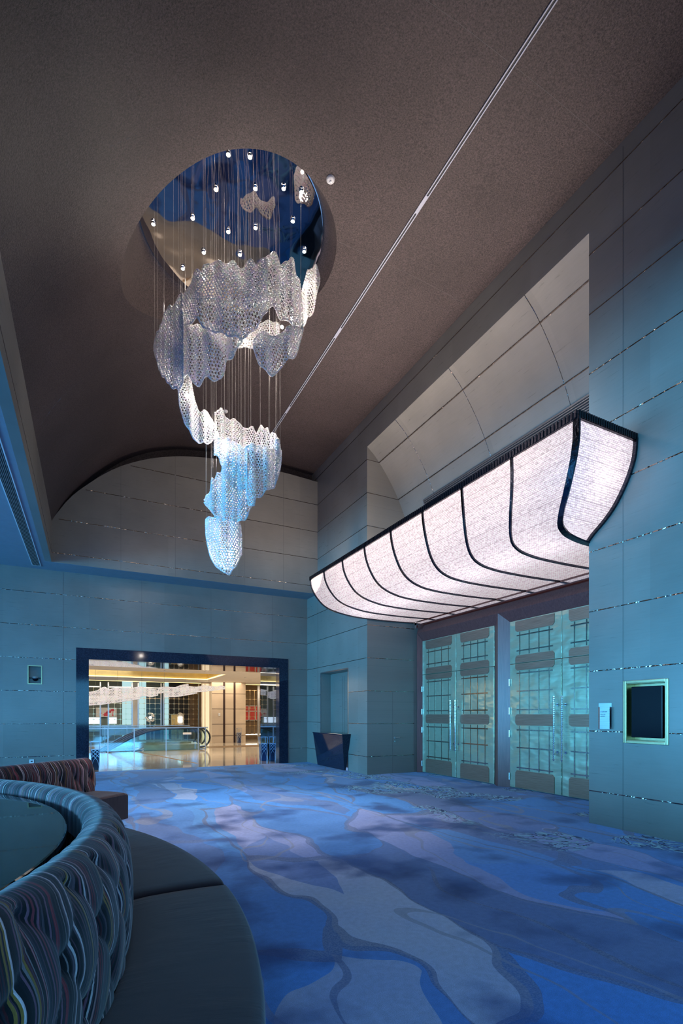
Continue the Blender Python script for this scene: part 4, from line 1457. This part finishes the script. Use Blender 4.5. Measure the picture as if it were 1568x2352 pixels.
def seat_cushion(a0, a1):
    rows, uvs = [], []
    n = max(8, int((a1 - a0) * 60))
    prof = [(0.0, .33), (0.0, .385), (0.012, .398), (0.06, .406), (0.25, .412), (0.5, .410), (0.75, .404), (0.9, .398), (0.965, .390), (0.99, .375), (1.0, .35), (1.0, .22), (0.992, .10), (0.985, .075)]
    for i in range(n + 1):
        t = i / n
        a = a0 + (a1 - a0) * t
        e = min(t, 1 - t) * (a1 - a0) * 2.5
        drop = 0.020 * (1 - smooth(e / 0.05))
        r0, r1 = RT + .215, seat_r(a)
        row = []
        for f, z in prof:
            r = r0 + (r1 - r0) * f
            zz = z - (drop if z > .3 else 0) - 0.006 * (1 - smooth(e / .2)) * (1 if z > .39 else 0)
            row.append((BCX + r * math.cos(a), BCY + r * math.sin(a), zz))
            uvs.append((a * 2.4, r0 + (r1 - r0) * f + (0 if z > .35 else .4 - z)))
        rows.append(row)
    mb = MB().grid(rows)
    k = len(prof)
    mb.f.append(tuple(range(k)))
    mb.f.append(tuple(n * k + i for i in range(k - 1, -1, -1)))
    mb.build('seat', M['seat'], bq, smooth=True, uvs=uvs)


sa = math.radians(7.6)
seat_cushion(sa + .0012, math.radians(66))
seat_cushion(math.radians(-52), sa - .0012)
seat_cushion(math.radians(-100), math.radians(-52.2))
# plinth and inner drum
rows = []
for i in range(81):
    a = math.radians(-99 + 164 * i / 80)
    r0, r1 = RT + .05, seat_r(a) - .06
    rows.append([(BCX + r * math.cos(a), BCY + r * math.sin(a), z) for r, z in ((r1, 0.0), (r1, .08), (r0, .09))])
MB().grid(rows).build('plinth', M['base'], bq)
MB().lathe(BCX, BCY, [(RT - .05, 0), (RT - .05, .79)], 120).build('drum', M['base'], bq, smooth=True)
MB().lathe(BCX, BCY, [(.002, .82), (RT - .004, .82), (RT, .816), (RT, .795), (RT - .01, .79), (.002, .79)], 220).build('centre_top', M['tabletop'], bq)
m_ = MB()
m_.bar((BCX - 1.9, BCY + .78, .8205), (BCX + 1.9, BCY + .35, .8205), .004, .001)

# straight sofa behind
UX, UY = -0.72, -0.694
NX, NY_ = -0.694, 0.72
P0 = Vector((0.406, 6.26))
sfL = 1.72
s2 = thing('sofa', 'straight sofa with striped tufted back and charcoal seat, standing behind the curved banquette', 'sofa', (-.3, 5.9, 0))


def sp(l, d):
    return P0.x + UX * l + NX * d, P0.y + UY * l + NY_ * d


rows, uvs = [], []
sprof = [(0.0, .08), (0.0, .36), (.012, .375), (.03, .382), (.25, .388), (.45, .384), (.52, .38), (.56, .37)]
nL = 40
for i in range(nL + 1):
    l = sfL * i / nL
    e = min(l, sfL - l)
    row = []
    for d, z in sprof:
        zz = z - .016 * (1 - smooth(e / .03)) * (1 if z > .35 else 0)
        x, y = sp(l, d)
        row.append((x, y, zz))
        uvs.append((l, d + z))
    rows.append(row)
mb = MB().grid(rows)
k = len(sprof)
pe = [sp(0, d) + (.08,) for d in (.56,)]
mb.f.append(tuple(range(k)))
mb.f.append(tuple(nL * k + i for i in range(k - 1, -1, -1)))
mb.build('seat', M['seat'], s2, smooth=False, uvs=uvs)
mb = MB()
c4 = [sp(.06, .06), sp(sfL - .06, .06), sp(sfL - .06, .66), sp(.06, .66)]
mb.add([(x, y, 0) for x, y in c4] + [(x, y, .085) for x, y in c4], [(0, 3, 2, 1), (4, 5, 6, 7), (0, 1, 5, 4), (1, 2, 6, 5), (2, 3, 7, 6), (3, 0, 4, 7)]).build('plinth', M['base'], s2)
SP = [(-0.30, 0.08), (-0.30, 0.66), (-0.29, 0.735), (-0.255, 0.765), (-0.21, 0.772), (-0.165, 0.762), (-0.13, 0.735), (-0.11, 0.69), (-0.10, 0.62), (-0.09, 0.52), (-0.08, 0.42), (-0.075, 0.34)]
sc_ = [0.0]
for i in range(1, len(SP)):
    sc_.append(sc_[-1] + math.hypot(SP[i][0] - SP[i - 1][0], SP[i][1] - SP[i - 1][1]))
offv = sc_[4] - 0.20
sRr, sZz = pchip(sc_, [p[0] for p in SP]), pchip(sc_, [p[1] for p in SP])
rows, uvs = [], []
nu, nv = 260, 56
for i in range(nu + 1):
    l = sfL * i / nu
    e = min(l, sfL - l)
    row = []
    rnd = 1 - smooth(e / .06)
    for j in range(nv + 1):
        v = sc_[-1] * j / nv
        kf, fade = tuft(l, v - offv, .20, .34, .30)
        r, z = sRr(v), sZz(v)
        r -= .030 * kf
        z -= .030 * rnd * (1 if z > .6 else 0)
        if r > -.2: r -= .03 * rnd
        x, y = sp(l, .36 - r)
        row.append((x, y, z))
        uvs.append((l + .014 * fade * math.sin(2 * PI * (v - offv - .3) / .31) + .02 * v, v))
    rows.append(row)
mb = MB().grid(rows)
mb.f.append(tuple(range(nv + 1)))
mb.f.append(tuple(nu * (nv + 1) + i for i in range(nv, -1, -1)))
mb.build('backrest', M['stripes'], s2, smooth=True, uvs=uvs, fix=False)

# ------------------------------------------------------------------ atrium beyond the opening
YA = 26.2
af = MB()
VX0, VX1, VY0, VY1 = -4.0, 3.95, 18.8, 22.4


def quad(mb, x0, x1, y0, y1, z):
    mb.add([(x0, y0, z), (x1, y0, z), (x1, y1, z), (x0, y1, z)], [(0, 1, 2, 3)])


quad(af, -12, 14, YE, VY0, -.003)
quad(af, VX1, 14, VY0, VY1, -.003)
quad(af, -12, 14, VY1, 27, -.003)
afo = struct('atrium_floor', af, M['marble'], 'polished cream marble floor of the bright atrium', 'floor', fix=False)
m_ = MB()
m_.add([(1.4, VY0 - .1, -.002), (1.55, VY0 - .1, -.002), (2.6, 13.4, -.002), (2.52, 13.4, -.002)], [(0, 1, 2, 3)])
m_.add([(4.1, 20.6, -.002), (6.4, 20.6, -.002), (6.9, 19.3, -.002), (4.1, 19.3, -.002)], [(0, 1, 2, 3)])
m_.build('inlay', M['brownwall'], afo, fix=False)
MB().box(VX0, VX1, VY0, VY1, -3.2, -3.1).build('lower_floor', M['marble'], afo)
m_ = MB().box(VX0, VX1, VY1, VY1 + .05, -3.2, -.01).box(VX1, VX1 + .05, VY0, VY1, -3.2, -.01)
m_.build('void_edge', M['beige'], afo)

ac = MB()
ZC = 2.78
CVX0, CVX1, CVY0, CVY1 = -6.0, 4.55, 18.4, 21.6
for a, b, c_, d_ in ((-12, 14, 14.05, CVY0), (CVX1, 14, CVY0, CVY1), (-12, 14, CVY1, 23.9), (-12, CVX0, CVY0, CVY1)):
    ac.box(a, b, c_, d_, ZC, ZC + .3)
ac.box(CVX0, CVX1, CVY0, CVY1, ZC + .38, ZC + .5)
ac.box(-12, 14, 23.9, 27, ZC + .25, ZC + .5)
aco = struct('ceiling_atrium', ac, M['ceilpaint'], 'white atrium ceiling with a gold lit recessed tray', 'ceiling')
m_ = MB().box(CVX0, CVX1, CVY1 - .02, CVY1 - .005, ZC + .02, ZC + .36).box(CVX1 - .02, CVX1 - .005, CVY0, CVY1, ZC + .02, ZC + .36)
m_.build('gold_tray_side', M['covewash'], aco)
m_ = MB().box(CVX0, CVX1 - .03, CVY1 - .07, CVY1 - .03, ZC + .005, ZC + .035).box(CVX1 - .07, CVX1 - .03, CVY0, CVY1 - .03, ZC + .005, ZC + .035).box(CVX0, CVX1, CVY1 - .07, CVY1 - .03, ZC + .32, ZC + .345)
m_.build('tray_light', M['cove'], aco)
MB().box(-12, 14, 24.05, 24.15, ZC + .0, ZC + .03).build('slot_light', M['cove'], aco)
m_ = MB()
for x, y in ((0.9, 17.2), (2.3, 17.6), (3.6, 17.4), (4.6, 17.0), (5.6, 19.5), (6.2, 20.8), (2.9, 15.6), (1.2, 15.8)):
    m_.lathe(x, y, [(.001, ZC - .012), (.05, ZC - .01), (.06, ZC + .001)], 14)
m_.build('ceiling_spot', M['alu'], aco)
struct('wall_atrium', MB().box(-12.2, -12, YE, 27, -3.2, 4).box(14, 14.2, YE, 27, 0, 4).box(-12, XL, 12.9, 13.0, 0, 4).box(7, 14, 12.9, 13.0, 0, 4), M['beige'], 'travertine side walls of the atrium', 'wall')

bk = MB()
YBK = 26.0
bko = thing('wall_atrium_far', 'far atrium wall of daylit glass, dark glazing and bronze panels', 'wall', (3, YBK, 0), kind='structure')


def backpanel(x0, x1, z0, z1, mat, nm, y=YBK):
    MB().box(x0, x1, y, y + .1, z0, z1).build(nm, M[mat], bko)


backpanel(-12, 1.42, -.2, 3.4, 'sagewall', 'sage_panel')
backpanel(1.42, 1.90, -.2, 3.4, 'daywin', 'daylit_glass')
backpanel(1.90, 2.18, -.2, 3.4, 'paper', 'white_column')
backpanel(2.18, 2.50, -.2, 3.4, 'daywin', 'daylit_glass')
backpanel(2.50, 3.35, -.2, 3.4, 'navywall', 'petrol_glass')
backpanel(3.35, 3.55, -.2, 3.4, 'daywin', 'daylit_glass')
backpanel(3.55, 4.55, -.2, 3.4, 'black', 'dark_glazing')
backpanel(4.55, 5.15, -.2, 3.4, 'brownwall', 'bronze_panel')
backpanel(5.15, 7.0, -.2, 3.4, 'beige', 'travertine_panel')
backpanel(7.0, 14, -.2, 3.4, 'brownwall', 'bronze_panel')
for x0, x1, z0, z1 in ((-0.2, 0.48, .86, 1.16), (0.80, 1.18, .86, 1.16), (0.55, 1.85, .30, .80), (-.2, .45, .5, .8)):
    backpanel(x0, x1, z0, z1, 'daywhite' if z0 > .8 else 'dayblue', 'bright_pane', YBK - .05)
# white board with red brushwork
po = thing('poster', 'white poster with loose red brushwork hanging behind the lattice at far left', 'poster', (.65, YBK - .1, 1.35))
MB().box(0.30, 1.18, YBK - .12, YBK - .06, 1.18, 1.62).build('board', M['paper'], po)
m_ = MB()
for x0, x1, z0, z1 in ((0.40, 0.56, 1.33, 1.38), (0.46, 0.50, 1.24, 1.46), (0.56, 0.66, 1.27, 1.32), (0.62, 0.86, 1.22, 1.40), (0.72, 0.94, 1.36, 1.50), (0.90, 1.08, 1.44, 1.56), (0.98, 1.03, 1.22, 1.52), (.66, .92, 1.40, 1.43)):
    m_.prism([(x0, z0), (x1, z0 + .02), (x1 - .02, z1), (x0 + .03, z1 - .02)], 'y', YBK - .125, YBK - .12)
m_.build('brushwork', M['redmark'], po)


# lattice screens
def lattice(mb, x0, x1, z0, z1, y, sx, sz, th=.011, ring=.034, vert=True):
    nx, nz = max(1, int(round((x1 - x0) / sx))), max(1, int(round((z1 - z0) / sz)))
    for i in range(nx + 1):
        x = x0 + (x1 - x0) * i / nx
        if vert:
            mb.box(x - th / 2, x + th / 2, y - .012, y + .012, z0, z1)
    for j in range(nz + 1):
        z = z0 + (z1 - z0) * j / nz
        mb.box(x0, x1, y - .010, y + .010, z - th / 2, z + th / 2)
        for i in range(nx + 1):
            x = x0 + (x1 - x0) * i / nx
            if (i + j) % 1 == 0:
                pts = [(x + ring * math.cos(2 * PI * k / 8), y, z + ring * .7 * math.sin(2 * PI * k / 8)) for k in range(9)]
                for k in range(8):
                    mb.bar(pts[k], pts[k + 1], .010, .012)


YS = 24.5
for x0, x1, lb in ((-3.0, 0.45, 'gilt ring lattice screen at the far left edge of the opening, before the poster'),
                   (0.78, 1.75, 'gilt ring lattice screen between the left steel mullions, behind the rising handrails'),
                   (2.02, 3.0, 'gilt ring lattice screen in front of the petrol blue glazing'),
                   (3.12, 4.72, 'gilt ring lattice screen in front of the black glazing, above the escalator landing')):
    ls = thing('lattice_screen', lb, 'screen', ((x0 + x1) / 2, YS, 0), 'gilt lattice screens in the atrium')
    m_ = MB()
    lattice(m_, x0 + .02, x1 - .02, 0.12, 2.52, YS, .24, .235)
    m_.build('lattice', M['gold'], ls)
    m_ = MB().box(x0 - .03, x0 + .02, YS - .03, YS + .03, -.003, 2.75).box(x1 - .02, x1 + .03, YS - .03, YS + .03, -.003, 2.75).box(x0, x1, YS - .03, YS + .03, .05, .12).box(x0, x1, YS - .03, YS + .03, 2.5, 2.56)
    m_.build('frame', M['steel'], ls)
ls = thing('lattice_screen', 'gilt ring lattice screen right of the travertine pillar, before the red panel', 'screen', (7.5, 24.2, 0), 'gilt lattice screens in the atrium')
m_ = MB()
lattice(m_, 6.95, 9.0, 0.3, 2.5, 24.2, .22, .42)
m_.build('lattice', M['gold'], ls)
m_ = MB().box(6.86, 6.92, 24.15, 24.25, -.003, 2.75).box(7.55, 7.66, 24.13, 24.2, -.003, 2.75)
m_.build('frame', M['steel'], ls)

rp = thing('red_panel', 'red lacquered panel with pale grid lines, right of the travertine pillar', 'panel', (7.6, 25.9, 1.3))
MB().box(7.25, 8.30, 25.90, 25.97, .98, 1.78).build('board', M['red'], rp)
m_ = MB()
for x in (7.25, 7.62, 7.98, 8.28):
    m_.box(x - .02, x + .02, 25.88, 25.90, .98, 1.78)
for z in (1.0, 1.48, 1.76):
    m_.box(7.25, 8.30, 25.88, 25.90, z - .02, z + .02)
m_.build('grid', M['paper'], rp)
pl_ = thing('light_box', 'thin bright lit shelf edge low behind the right lattice screen', 'light', (7.6, 25.5, .25))
MB().box(7.0, 8.6, 25.2, 25.9, .0, .24).build('body', M['brownwall'], pl_)
MB().box(7.0, 8.6, 25.18, 25.2, .24, .28).build('strip', M['lantern'], pl_)

# wall wash beside the pillar, its light put into glowing strips
oj = thing('wash_strip', 'glowing cream emissive strips for a lit wall wash at the left edge of the travertine pillar', 'light', (4.75, 22.9, 0))
MB().box(4.62, 4.70, 23.0, 23.1, -.003, 2.7).build('narrow_strip', M['wash'], oj)
MB().box(4.76, 4.92, 23.0, 23.1, -.003, 2.7).build('wide_strip', M['wash'], oj)
MB().box(4.58, 4.94, 23.1, 23.2, -.003, 2.75).build('backing', M['beige'], oj)

pi_ = MB().box(4.95, 6.50, 22.62, 23.6, -.003, ZC + .001)
pio = tag(pi_.build('pillar', M['beige']), 'square travertine pillar with dark vertical inlays beyond the escalator', 'pillar', kind='structure')
m_ = MB()
for x in (5.50, 5.98):
    m_.box(x - .045, x + .045, 22.612, 22.622, 0, ZC)
for z in (0.33, .86, 1.55, 2.25):
    m_.box(4.95, 6.50, 22.614, 22.622, z - .008, z + .008)
m_.build('inlay', M['darkline'], pio)
sw = thing('wall_switch', 'tiny white switch plate on the left face of the travertine pillar', 'switch', (5.28, 22.61, 1.3))
MB().box(5.24, 5.32, 22.60, 22.619, 1.24, 1.36).build('plate', M['white'], sw)
MB().box(5.265, 5.295, 22.594, 22.60, 1.27, 1.33).build('rocker', M['alu'], sw)


# litter bins
def bin_at(x, y, label):
    b = thing('litter_bin', label, 'litter bin', (x, y, 0), 'lattice litter bins of the atrium')
    wt, wb, zt, zm = .095, .075, .66, .47
    vs_ = [(x - wb, y - wb, .001), (x + wb, y - wb, .001), (x + wb, y + wb, .001), (x - wb, y + wb, .001), (x - wt * .9, y - wt * .9, zm), (x + wt * .9, y - wt * .9, zm), (x + wt * .9, y + wt * .9, zm), (x - wt * .9, y + wt * .9, zm)]
    MB().add(vs_, [(0, 3, 2, 1), (4, 5, 6, 7), (0, 1, 5, 4), (1, 2, 6, 5), (2, 3, 7, 6), (3, 0, 4, 7)]).build('body', M['navypaint'], b)
    m_ = MB()
    for sx_ in (-1, 1):
        for sy_ in (-1, 1):
            m_.bar((x + sx_ * wb, y + sy_ * wb, .002), (x + sx_ * wt, y + sy_ * wt, zt), .012)
    for z, w_ in ((zt, wt), (zm, wt * .93)):
        for s1, s2_ in (((-1, -1), (1, -1)), ((1, -1), (1, 1)), ((1, 1), (-1, 1)), ((-1, 1), (-1, -1))):
            m_.bar((x + s1[0] * w_, y + s1[1] * w_, z), (x + s2_[0] * w_, y + s2_[1] * w_, z), .012)
    m_.build('frame', M['silver'], b)
    m_ = MB()
    for q in range(4):
        def P(u, z):
            w_ = wb + (wt * .9 - wb) * z / zm + .006
            d = u * w_
            return ((x + d, y - w_, z), (x + w_, y + d, z), (x - d, y + w_, z), (x - w_, y - d, z))[q]
        for f in ([(-1, .47), (0, .37), (1, .28)], [(1, .47), (0, .37), (-1, .28)], [(-1, .38), (0, .28), (.55, .21), (.9, .08)], [(1, .38), (0, .28), (-.55, .21), (-.9, .08)], [(-.35, .47), (.4, .42), (1, .37)], [(.35, .47), (-.4, .42), (-1, .37)], [(-1, .28), (-.5, .32), (0, .37)], [(1, .28), (.5, .32), (0, .37)]):
            for i in range(len(f) - 1):
                m_.bar(P(*f[i]), P(*f[i + 1]), .010)
    m_.build('lattice', M['silver'], b)
    return b


bin_at(0.135, 12.99, 'navy lattice litter bin at the left side of the opening, by the granite frame')
bin_at(4.36, 13.42, 'navy lattice litter bin against the polished reveal at the right of the opening')
bin_at(6.13, 22.4, 'small lattice litter bin in front of the travertine pillar')


# escalators
def escalator(yc, label, glass):
    e = thing('escalator', label, 'escalator', (2.0, yc, 0), 'escalators down from the atrium')
    hw = .42
    path = [(-2.6, -1.95), (-1.0, -0.95), (0.6, 0.05 - .02), (1.35, .46), (1.9, .68), (2.4, .765), (3.0, .78), (3.75, .78)]
    for s_ in (-1, 1):
        y = yc + s_ * hw
        arc = [(3.75 + .36 * math.sin(a), .42 + .36 * math.cos(a)) for a in [PI * k / 10 for k in range(11)]]
        MB().tube([(x, y, z) for x, z in path + arc[1:]], .035, 8).build('handrail', M['rubber'], e, smooth=True)
        top = [(x, z - .03) for x, z in path + arc[1:8]]
        bot = [(x, max(z - .66, -3)) for x, z in path] + [(3.9, .12), (3.98, .15), (4.0, .2), (4.02, .25), (4.03, .28), (4.03, .3), (4.03, .32)]
        MB().grid([[(x, y, z) for x, z in top], [(x, y, z) for x, z in bot[:len(top)]]]).build('balustrade', M[glass], e)
        MB().tube([(x, y, z - .66) for x, z in path[:-1]] + [(3.95, y, .12)], .04, 8).build('skirt_rail', M['alu'], e)
    st = MB()
    for i in range(34):
        x = 1.9 - .13 * i
        z = .0 if x > 1.5 else (x - 1.5) * .62
        st.box(x - .13, x + .01, yc - hw + .05, yc + hw - .05, z - .3, z)
    st.build('steps', M['escal'], e)
    MB().box(1.9, 4.0, yc - hw + .05, yc + hw - .05, -.3, .0).build('landing_plate', M['alu'], e)
    MB().box(1.75, 3.72, yc - hw - .06, yc - hw - .045, -.25, .19).build('side_cladding', M['olive'], e)
    return e


escalator(19.55, 'nearer escalator with black handrails and green tinted glass sides', 'glasst')
escalator(21.3, 'farther escalator, seen behind the nearer one through the blue glass', 'glassb')

for y, x0, x1, mat, lb in ((VY0 - .06, -4.0, 3.95, 'glasst', 'clear glass balustrade with slim posts in front of the escalators'), (VY1 + .05, -4.0, 3.95, 'glassb', 'blue tinted glass balustrade on the far side of the escalators')):
    gb = thing('glass_balustrade', lb, 'balustrade', ((x0 + x1) / 2, y, 0))
    ps = [-3.4, -1.4, 0.58, 1.41, 2.47, 3.60, 3.86]
    MB().box(x0, x1, y - .008, y + .008, .03, .80).build('pane', M[mat], gb)
    MB().box(x0, x1, y - .03, y + .03, .80, .835).build('top_rail', M['steel'], gb)
    for x in ps:
        MB().box(x - .016, x + .016, y - .02, y + .02, -.003, .82).build('post', M['steel'], gb)
nt = thing('notice', 'small pale notice fixed to the glass balustrade near the escalator landing', 'notice', (3.2, VY0 - .08, .62))
MB().box(3.05, 3.35, VY0 - .085, VY0 - .072, .56, .64).build('card', M['paper'], nt)
MB().box(3.05, 3.35, VY0 - .088, VY0 - .085, .56, .57).build('edge', M['alu'], nt)

# lamps behind the screens
ln = thing('lantern', 'brightly lit white lantern on a beige drum behind the black lattice screen', 'lamp', (3.98, 25.2, 0))
MB().lathe(3.98, 25.2, [(.17, -.003), (.17, 1.25), (.10, 1.36), (.001, 1.4)], 20).build('drum', M['ceilpaint'], ln)
MB().box(3.84, 4.05, 25.0, 25.02, .92, 1.18).build('glow', M['lantern'], ln)
gl_ = thing('gilt_cabinet', 'gold coloured cabinet behind the black lattice screen, left of the lantern', 'cabinet', (3.74, 25.2, 0))
MB().box(3.55, 3.80, 25.0, 25.3, -.003, 1.28).build('body', M['covewash'], gl_)
MB().box(3.54, 3.81, 24.99, 25.31, 1.28, 1.31).build('top', M['gold'], gl_)
cl = thing('crystal_lamp', 'glittering crystal lamp behind the lattice in front of the petrol glazing', 'lamp', (2.62, 25.3, 0))
MB().lathe(2.62, 25.3, [(.2, -.003), (.2, .05), (.03, .08), (.03, .95)], 16).build('stand', M['steel'], cl)
m_ = MB()
for k in range(26):
    a, b_ = random.uniform(0, 2 * PI), random.uniform(-1, 1)
    r_ = .2
    m_.sphere((2.62 + r_ * math.cos(a) * math.sqrt(1 - b_ * b_), 25.3 + r_ * math.sin(a) * math.sqrt(1 - b_ * b_), 1.15 + r_ * b_), .045, 6, 4)
m_.build('crystals', M['crystal'], cl)
MB().sphere((2.62, 25.3, 1.15), .07, 12, 8).build('bulb', M['lantern'], cl, smooth=True)

# long wave of crystal netting hanging in the atrium
ch2 = thing('net_chandelier', 'long wavy white crystal net chandelier hanging across the bright atrium', 'chandelier', (1.5, 19.4, 2.1))
T0 = (0, 0, 1.0)
dep2 = lambda p: 17.4 + (p - 200) * 0.0085
for cols, dd, ph in (([(150, 1580, 1612), (200, 1590, 1614), (222, 1587, 1612), (240, 1578, 1610), (250, 1584, 1609), (275, 1579, 1606), (300, 1581, 1603), (320, 1578, 1601), (332, 1580, 1598), (345, 1582, 1600), (362, 1585, 1597)], 0.0, .3),
                     (([(150, 1600, 1622), (200, 1602, 1620), (230, 1600, 1618), (260, 1600, 1614), (290, 1596, 1610), (320, 1594, 1605)]), .5, 1.0),
                     ([(364, 1580, 1592), (380, 1578, 1590), (400, 1579, 1588), (418, 1574, 1584), (432, 1571, 1579)], .1, 1.8),
                     ([(378, 1590, 1601), (400, 1588, 1600), (420, 1584, 1598), (440, 1583, 1594), (452, 1580, 1592)], .5, 2.2),
                     ([(415, 1580, 1590), (432, 1577, 1591), (450, 1578, 1589), (470, 1575, 1588), (482, 1576, 1586), (498, 1578, 1585), (508, 1575, 1583), (516, 1577, 1582)], .2, .7)):
    net(cols, (lambda p, d_=dd: dep2(p) + d_), 0.12, 0.55, ph, T0, .08, a=.056, parent=ch2, bead=.021)
m_ = []
for x in (0.2, 0.9, 1.7, 2.5, 3.3, 4.2):
    y = 18.9 + .2 * x
    MB().tube([(x, y, 2.3), (x, y, 3.15)], .004, 4).build('wire', M['wire'], ch2, fix=False)

# ------------------------------------------------------------------ lights
DAY = (0.095, 0.47, 0.88)
for a, b in WIN:
    light('AREA', 'window_daylight', (XL - .05, (a + b) / 2, 1.85), 1020.0, DAY, size=4.1, size_y=3.1, spread=math.radians(120))
for o in [o for o in SC.objects if o.type == 'LIGHT' and o.name.startswith('window_daylight')]:
    o.rotation_euler = (PI / 2 - math.radians(10), 0, -PI / 2)
bl = light('AREA', 'window_daylight', (-2.0, YB + .05, 1.85), 430.0, DAY, size=12.0, size_y=3.1, spread=math.radians(95))
bl.rotation_euler = (PI / 2 - math.radians(28), 0, 0)

for y in (4.5, 5.9, 7.2, 8.6):
    light('AREA', 'canopy_uplight', (5.75, y, 3.75), 16.0, (1.0, 0.82, 0.70), size=.5, size_y=1.1, aim=(5.45, y, 6.0))
for y in (4.2, 5.2, 6.2, 7.2, 8.2, 9.0):
    light('AREA', 'canopy_uplight', (4.95, y, 4.24), 13.0, (1.0, 0.82, 0.70), size=.5, size_y=.9, aim=(4.15, y, 6.9), spread=math.radians(100))
light('AREA', 'canopy_uplight', (4.8, 9.70, 4.24), 36.0, (1.0, 0.80, 0.66), size=.6, size_y=.4, aim=(2.8, 11.7, 6.4), spread=math.radians(140))  # added lamp, aimed to warm the upper end wall
for k in range(8):
    y = 4.0 + 5.2 * (k + .5) / 8
    light('POINT', 'canopy_lamp', (5.05, y, 3.72), 4.0, (1.0, 0.92, 0.90), radius=.10)
light('POINT', 'canopy_lamp', (4.95, 3.68, 3.95), 2.2, (1.0, 0.92, 0.88), radius=.08)

for x, y, e in ((-3, 16.2, 130), (3, 16.2, 130), (7.5, 17.5, 150), (9.0, 21.5, 120), (1, 23.4, 90), (5.2, 22.1, 50)):
    light('AREA', 'atrium_panel', (x, y, ZC - .02), e, (1.0, 0.80, 0.56), size=2.2 if y < 23 else 4.0, size_y=1.2 if y < 23 else .5, aim=(x, y, 0))
light('AREA', 'void_fill', (-1.0, 20.5, -.4), 14, (0.75, 1.0, 0.92), size=5.0, size_y=2.5, aim=(-1.0, 20.5, -3))  # added fill light, brightens the inside of the void
light('AREA', 'atrium_tray_area', (-1.0, 20.6, ZC + .3), 60, (0.95, 0.97, 1.0), size=5.0, size_y=2.5, aim=(-1.0, 20.6, 0))  # plain area light shining down below the closed tray

wd = bpy.data.worlds.new('World')
SC.world = wd
wd.use_nodes = True
bg = wd.node_tree.nodes['Background']
bg.inputs[0].default_value = (0.25, 0.5, 1.0, 1)
bg.inputs[1].default_value = 0.6

# ------------------------------------------------------------------ camera
cd = bpy.data.cameras.new('camera')
cam = bpy.data.objects.new('camera', cd)
COL.objects.link(cam)
cam.location = (0, 0, CAMH)
cam.rotation_euler = (PI / 2, 0, -TH)
cd.sensor_fit = 'HORIZONTAL'
cd.sensor_width = 36.0
cd.lens = F / 1568.0 * 36.0
cd.shift_x = 0.0
cd.shift_y = (YH - 1176.0) / 1568.0
cd.clip_start = 0.05
cd.clip_end = 200
SC.camera = cam

vsn = SC.view_settings
SC.display_settings.display_device = 'sRGB'
vsn.view_transform = 'Standard'
vsn.look = 'None'
vsn.exposure = 0.0
vsn.gamma = 1.0
vsn.use_curve_mapping = False
cy = SC.cycles
cy.use_denoising = True
cy.max_bounces = 8
cy.diffuse_bounces = 4
cy.glossy_bounces = 4
cy.transparent_max_bounces = 12
cy.caustics_reflective = False
cy.caustics_refractive = False
cy.sample_clamp_indirect = 4.0
cy.sample_clamp_direct = 0.0
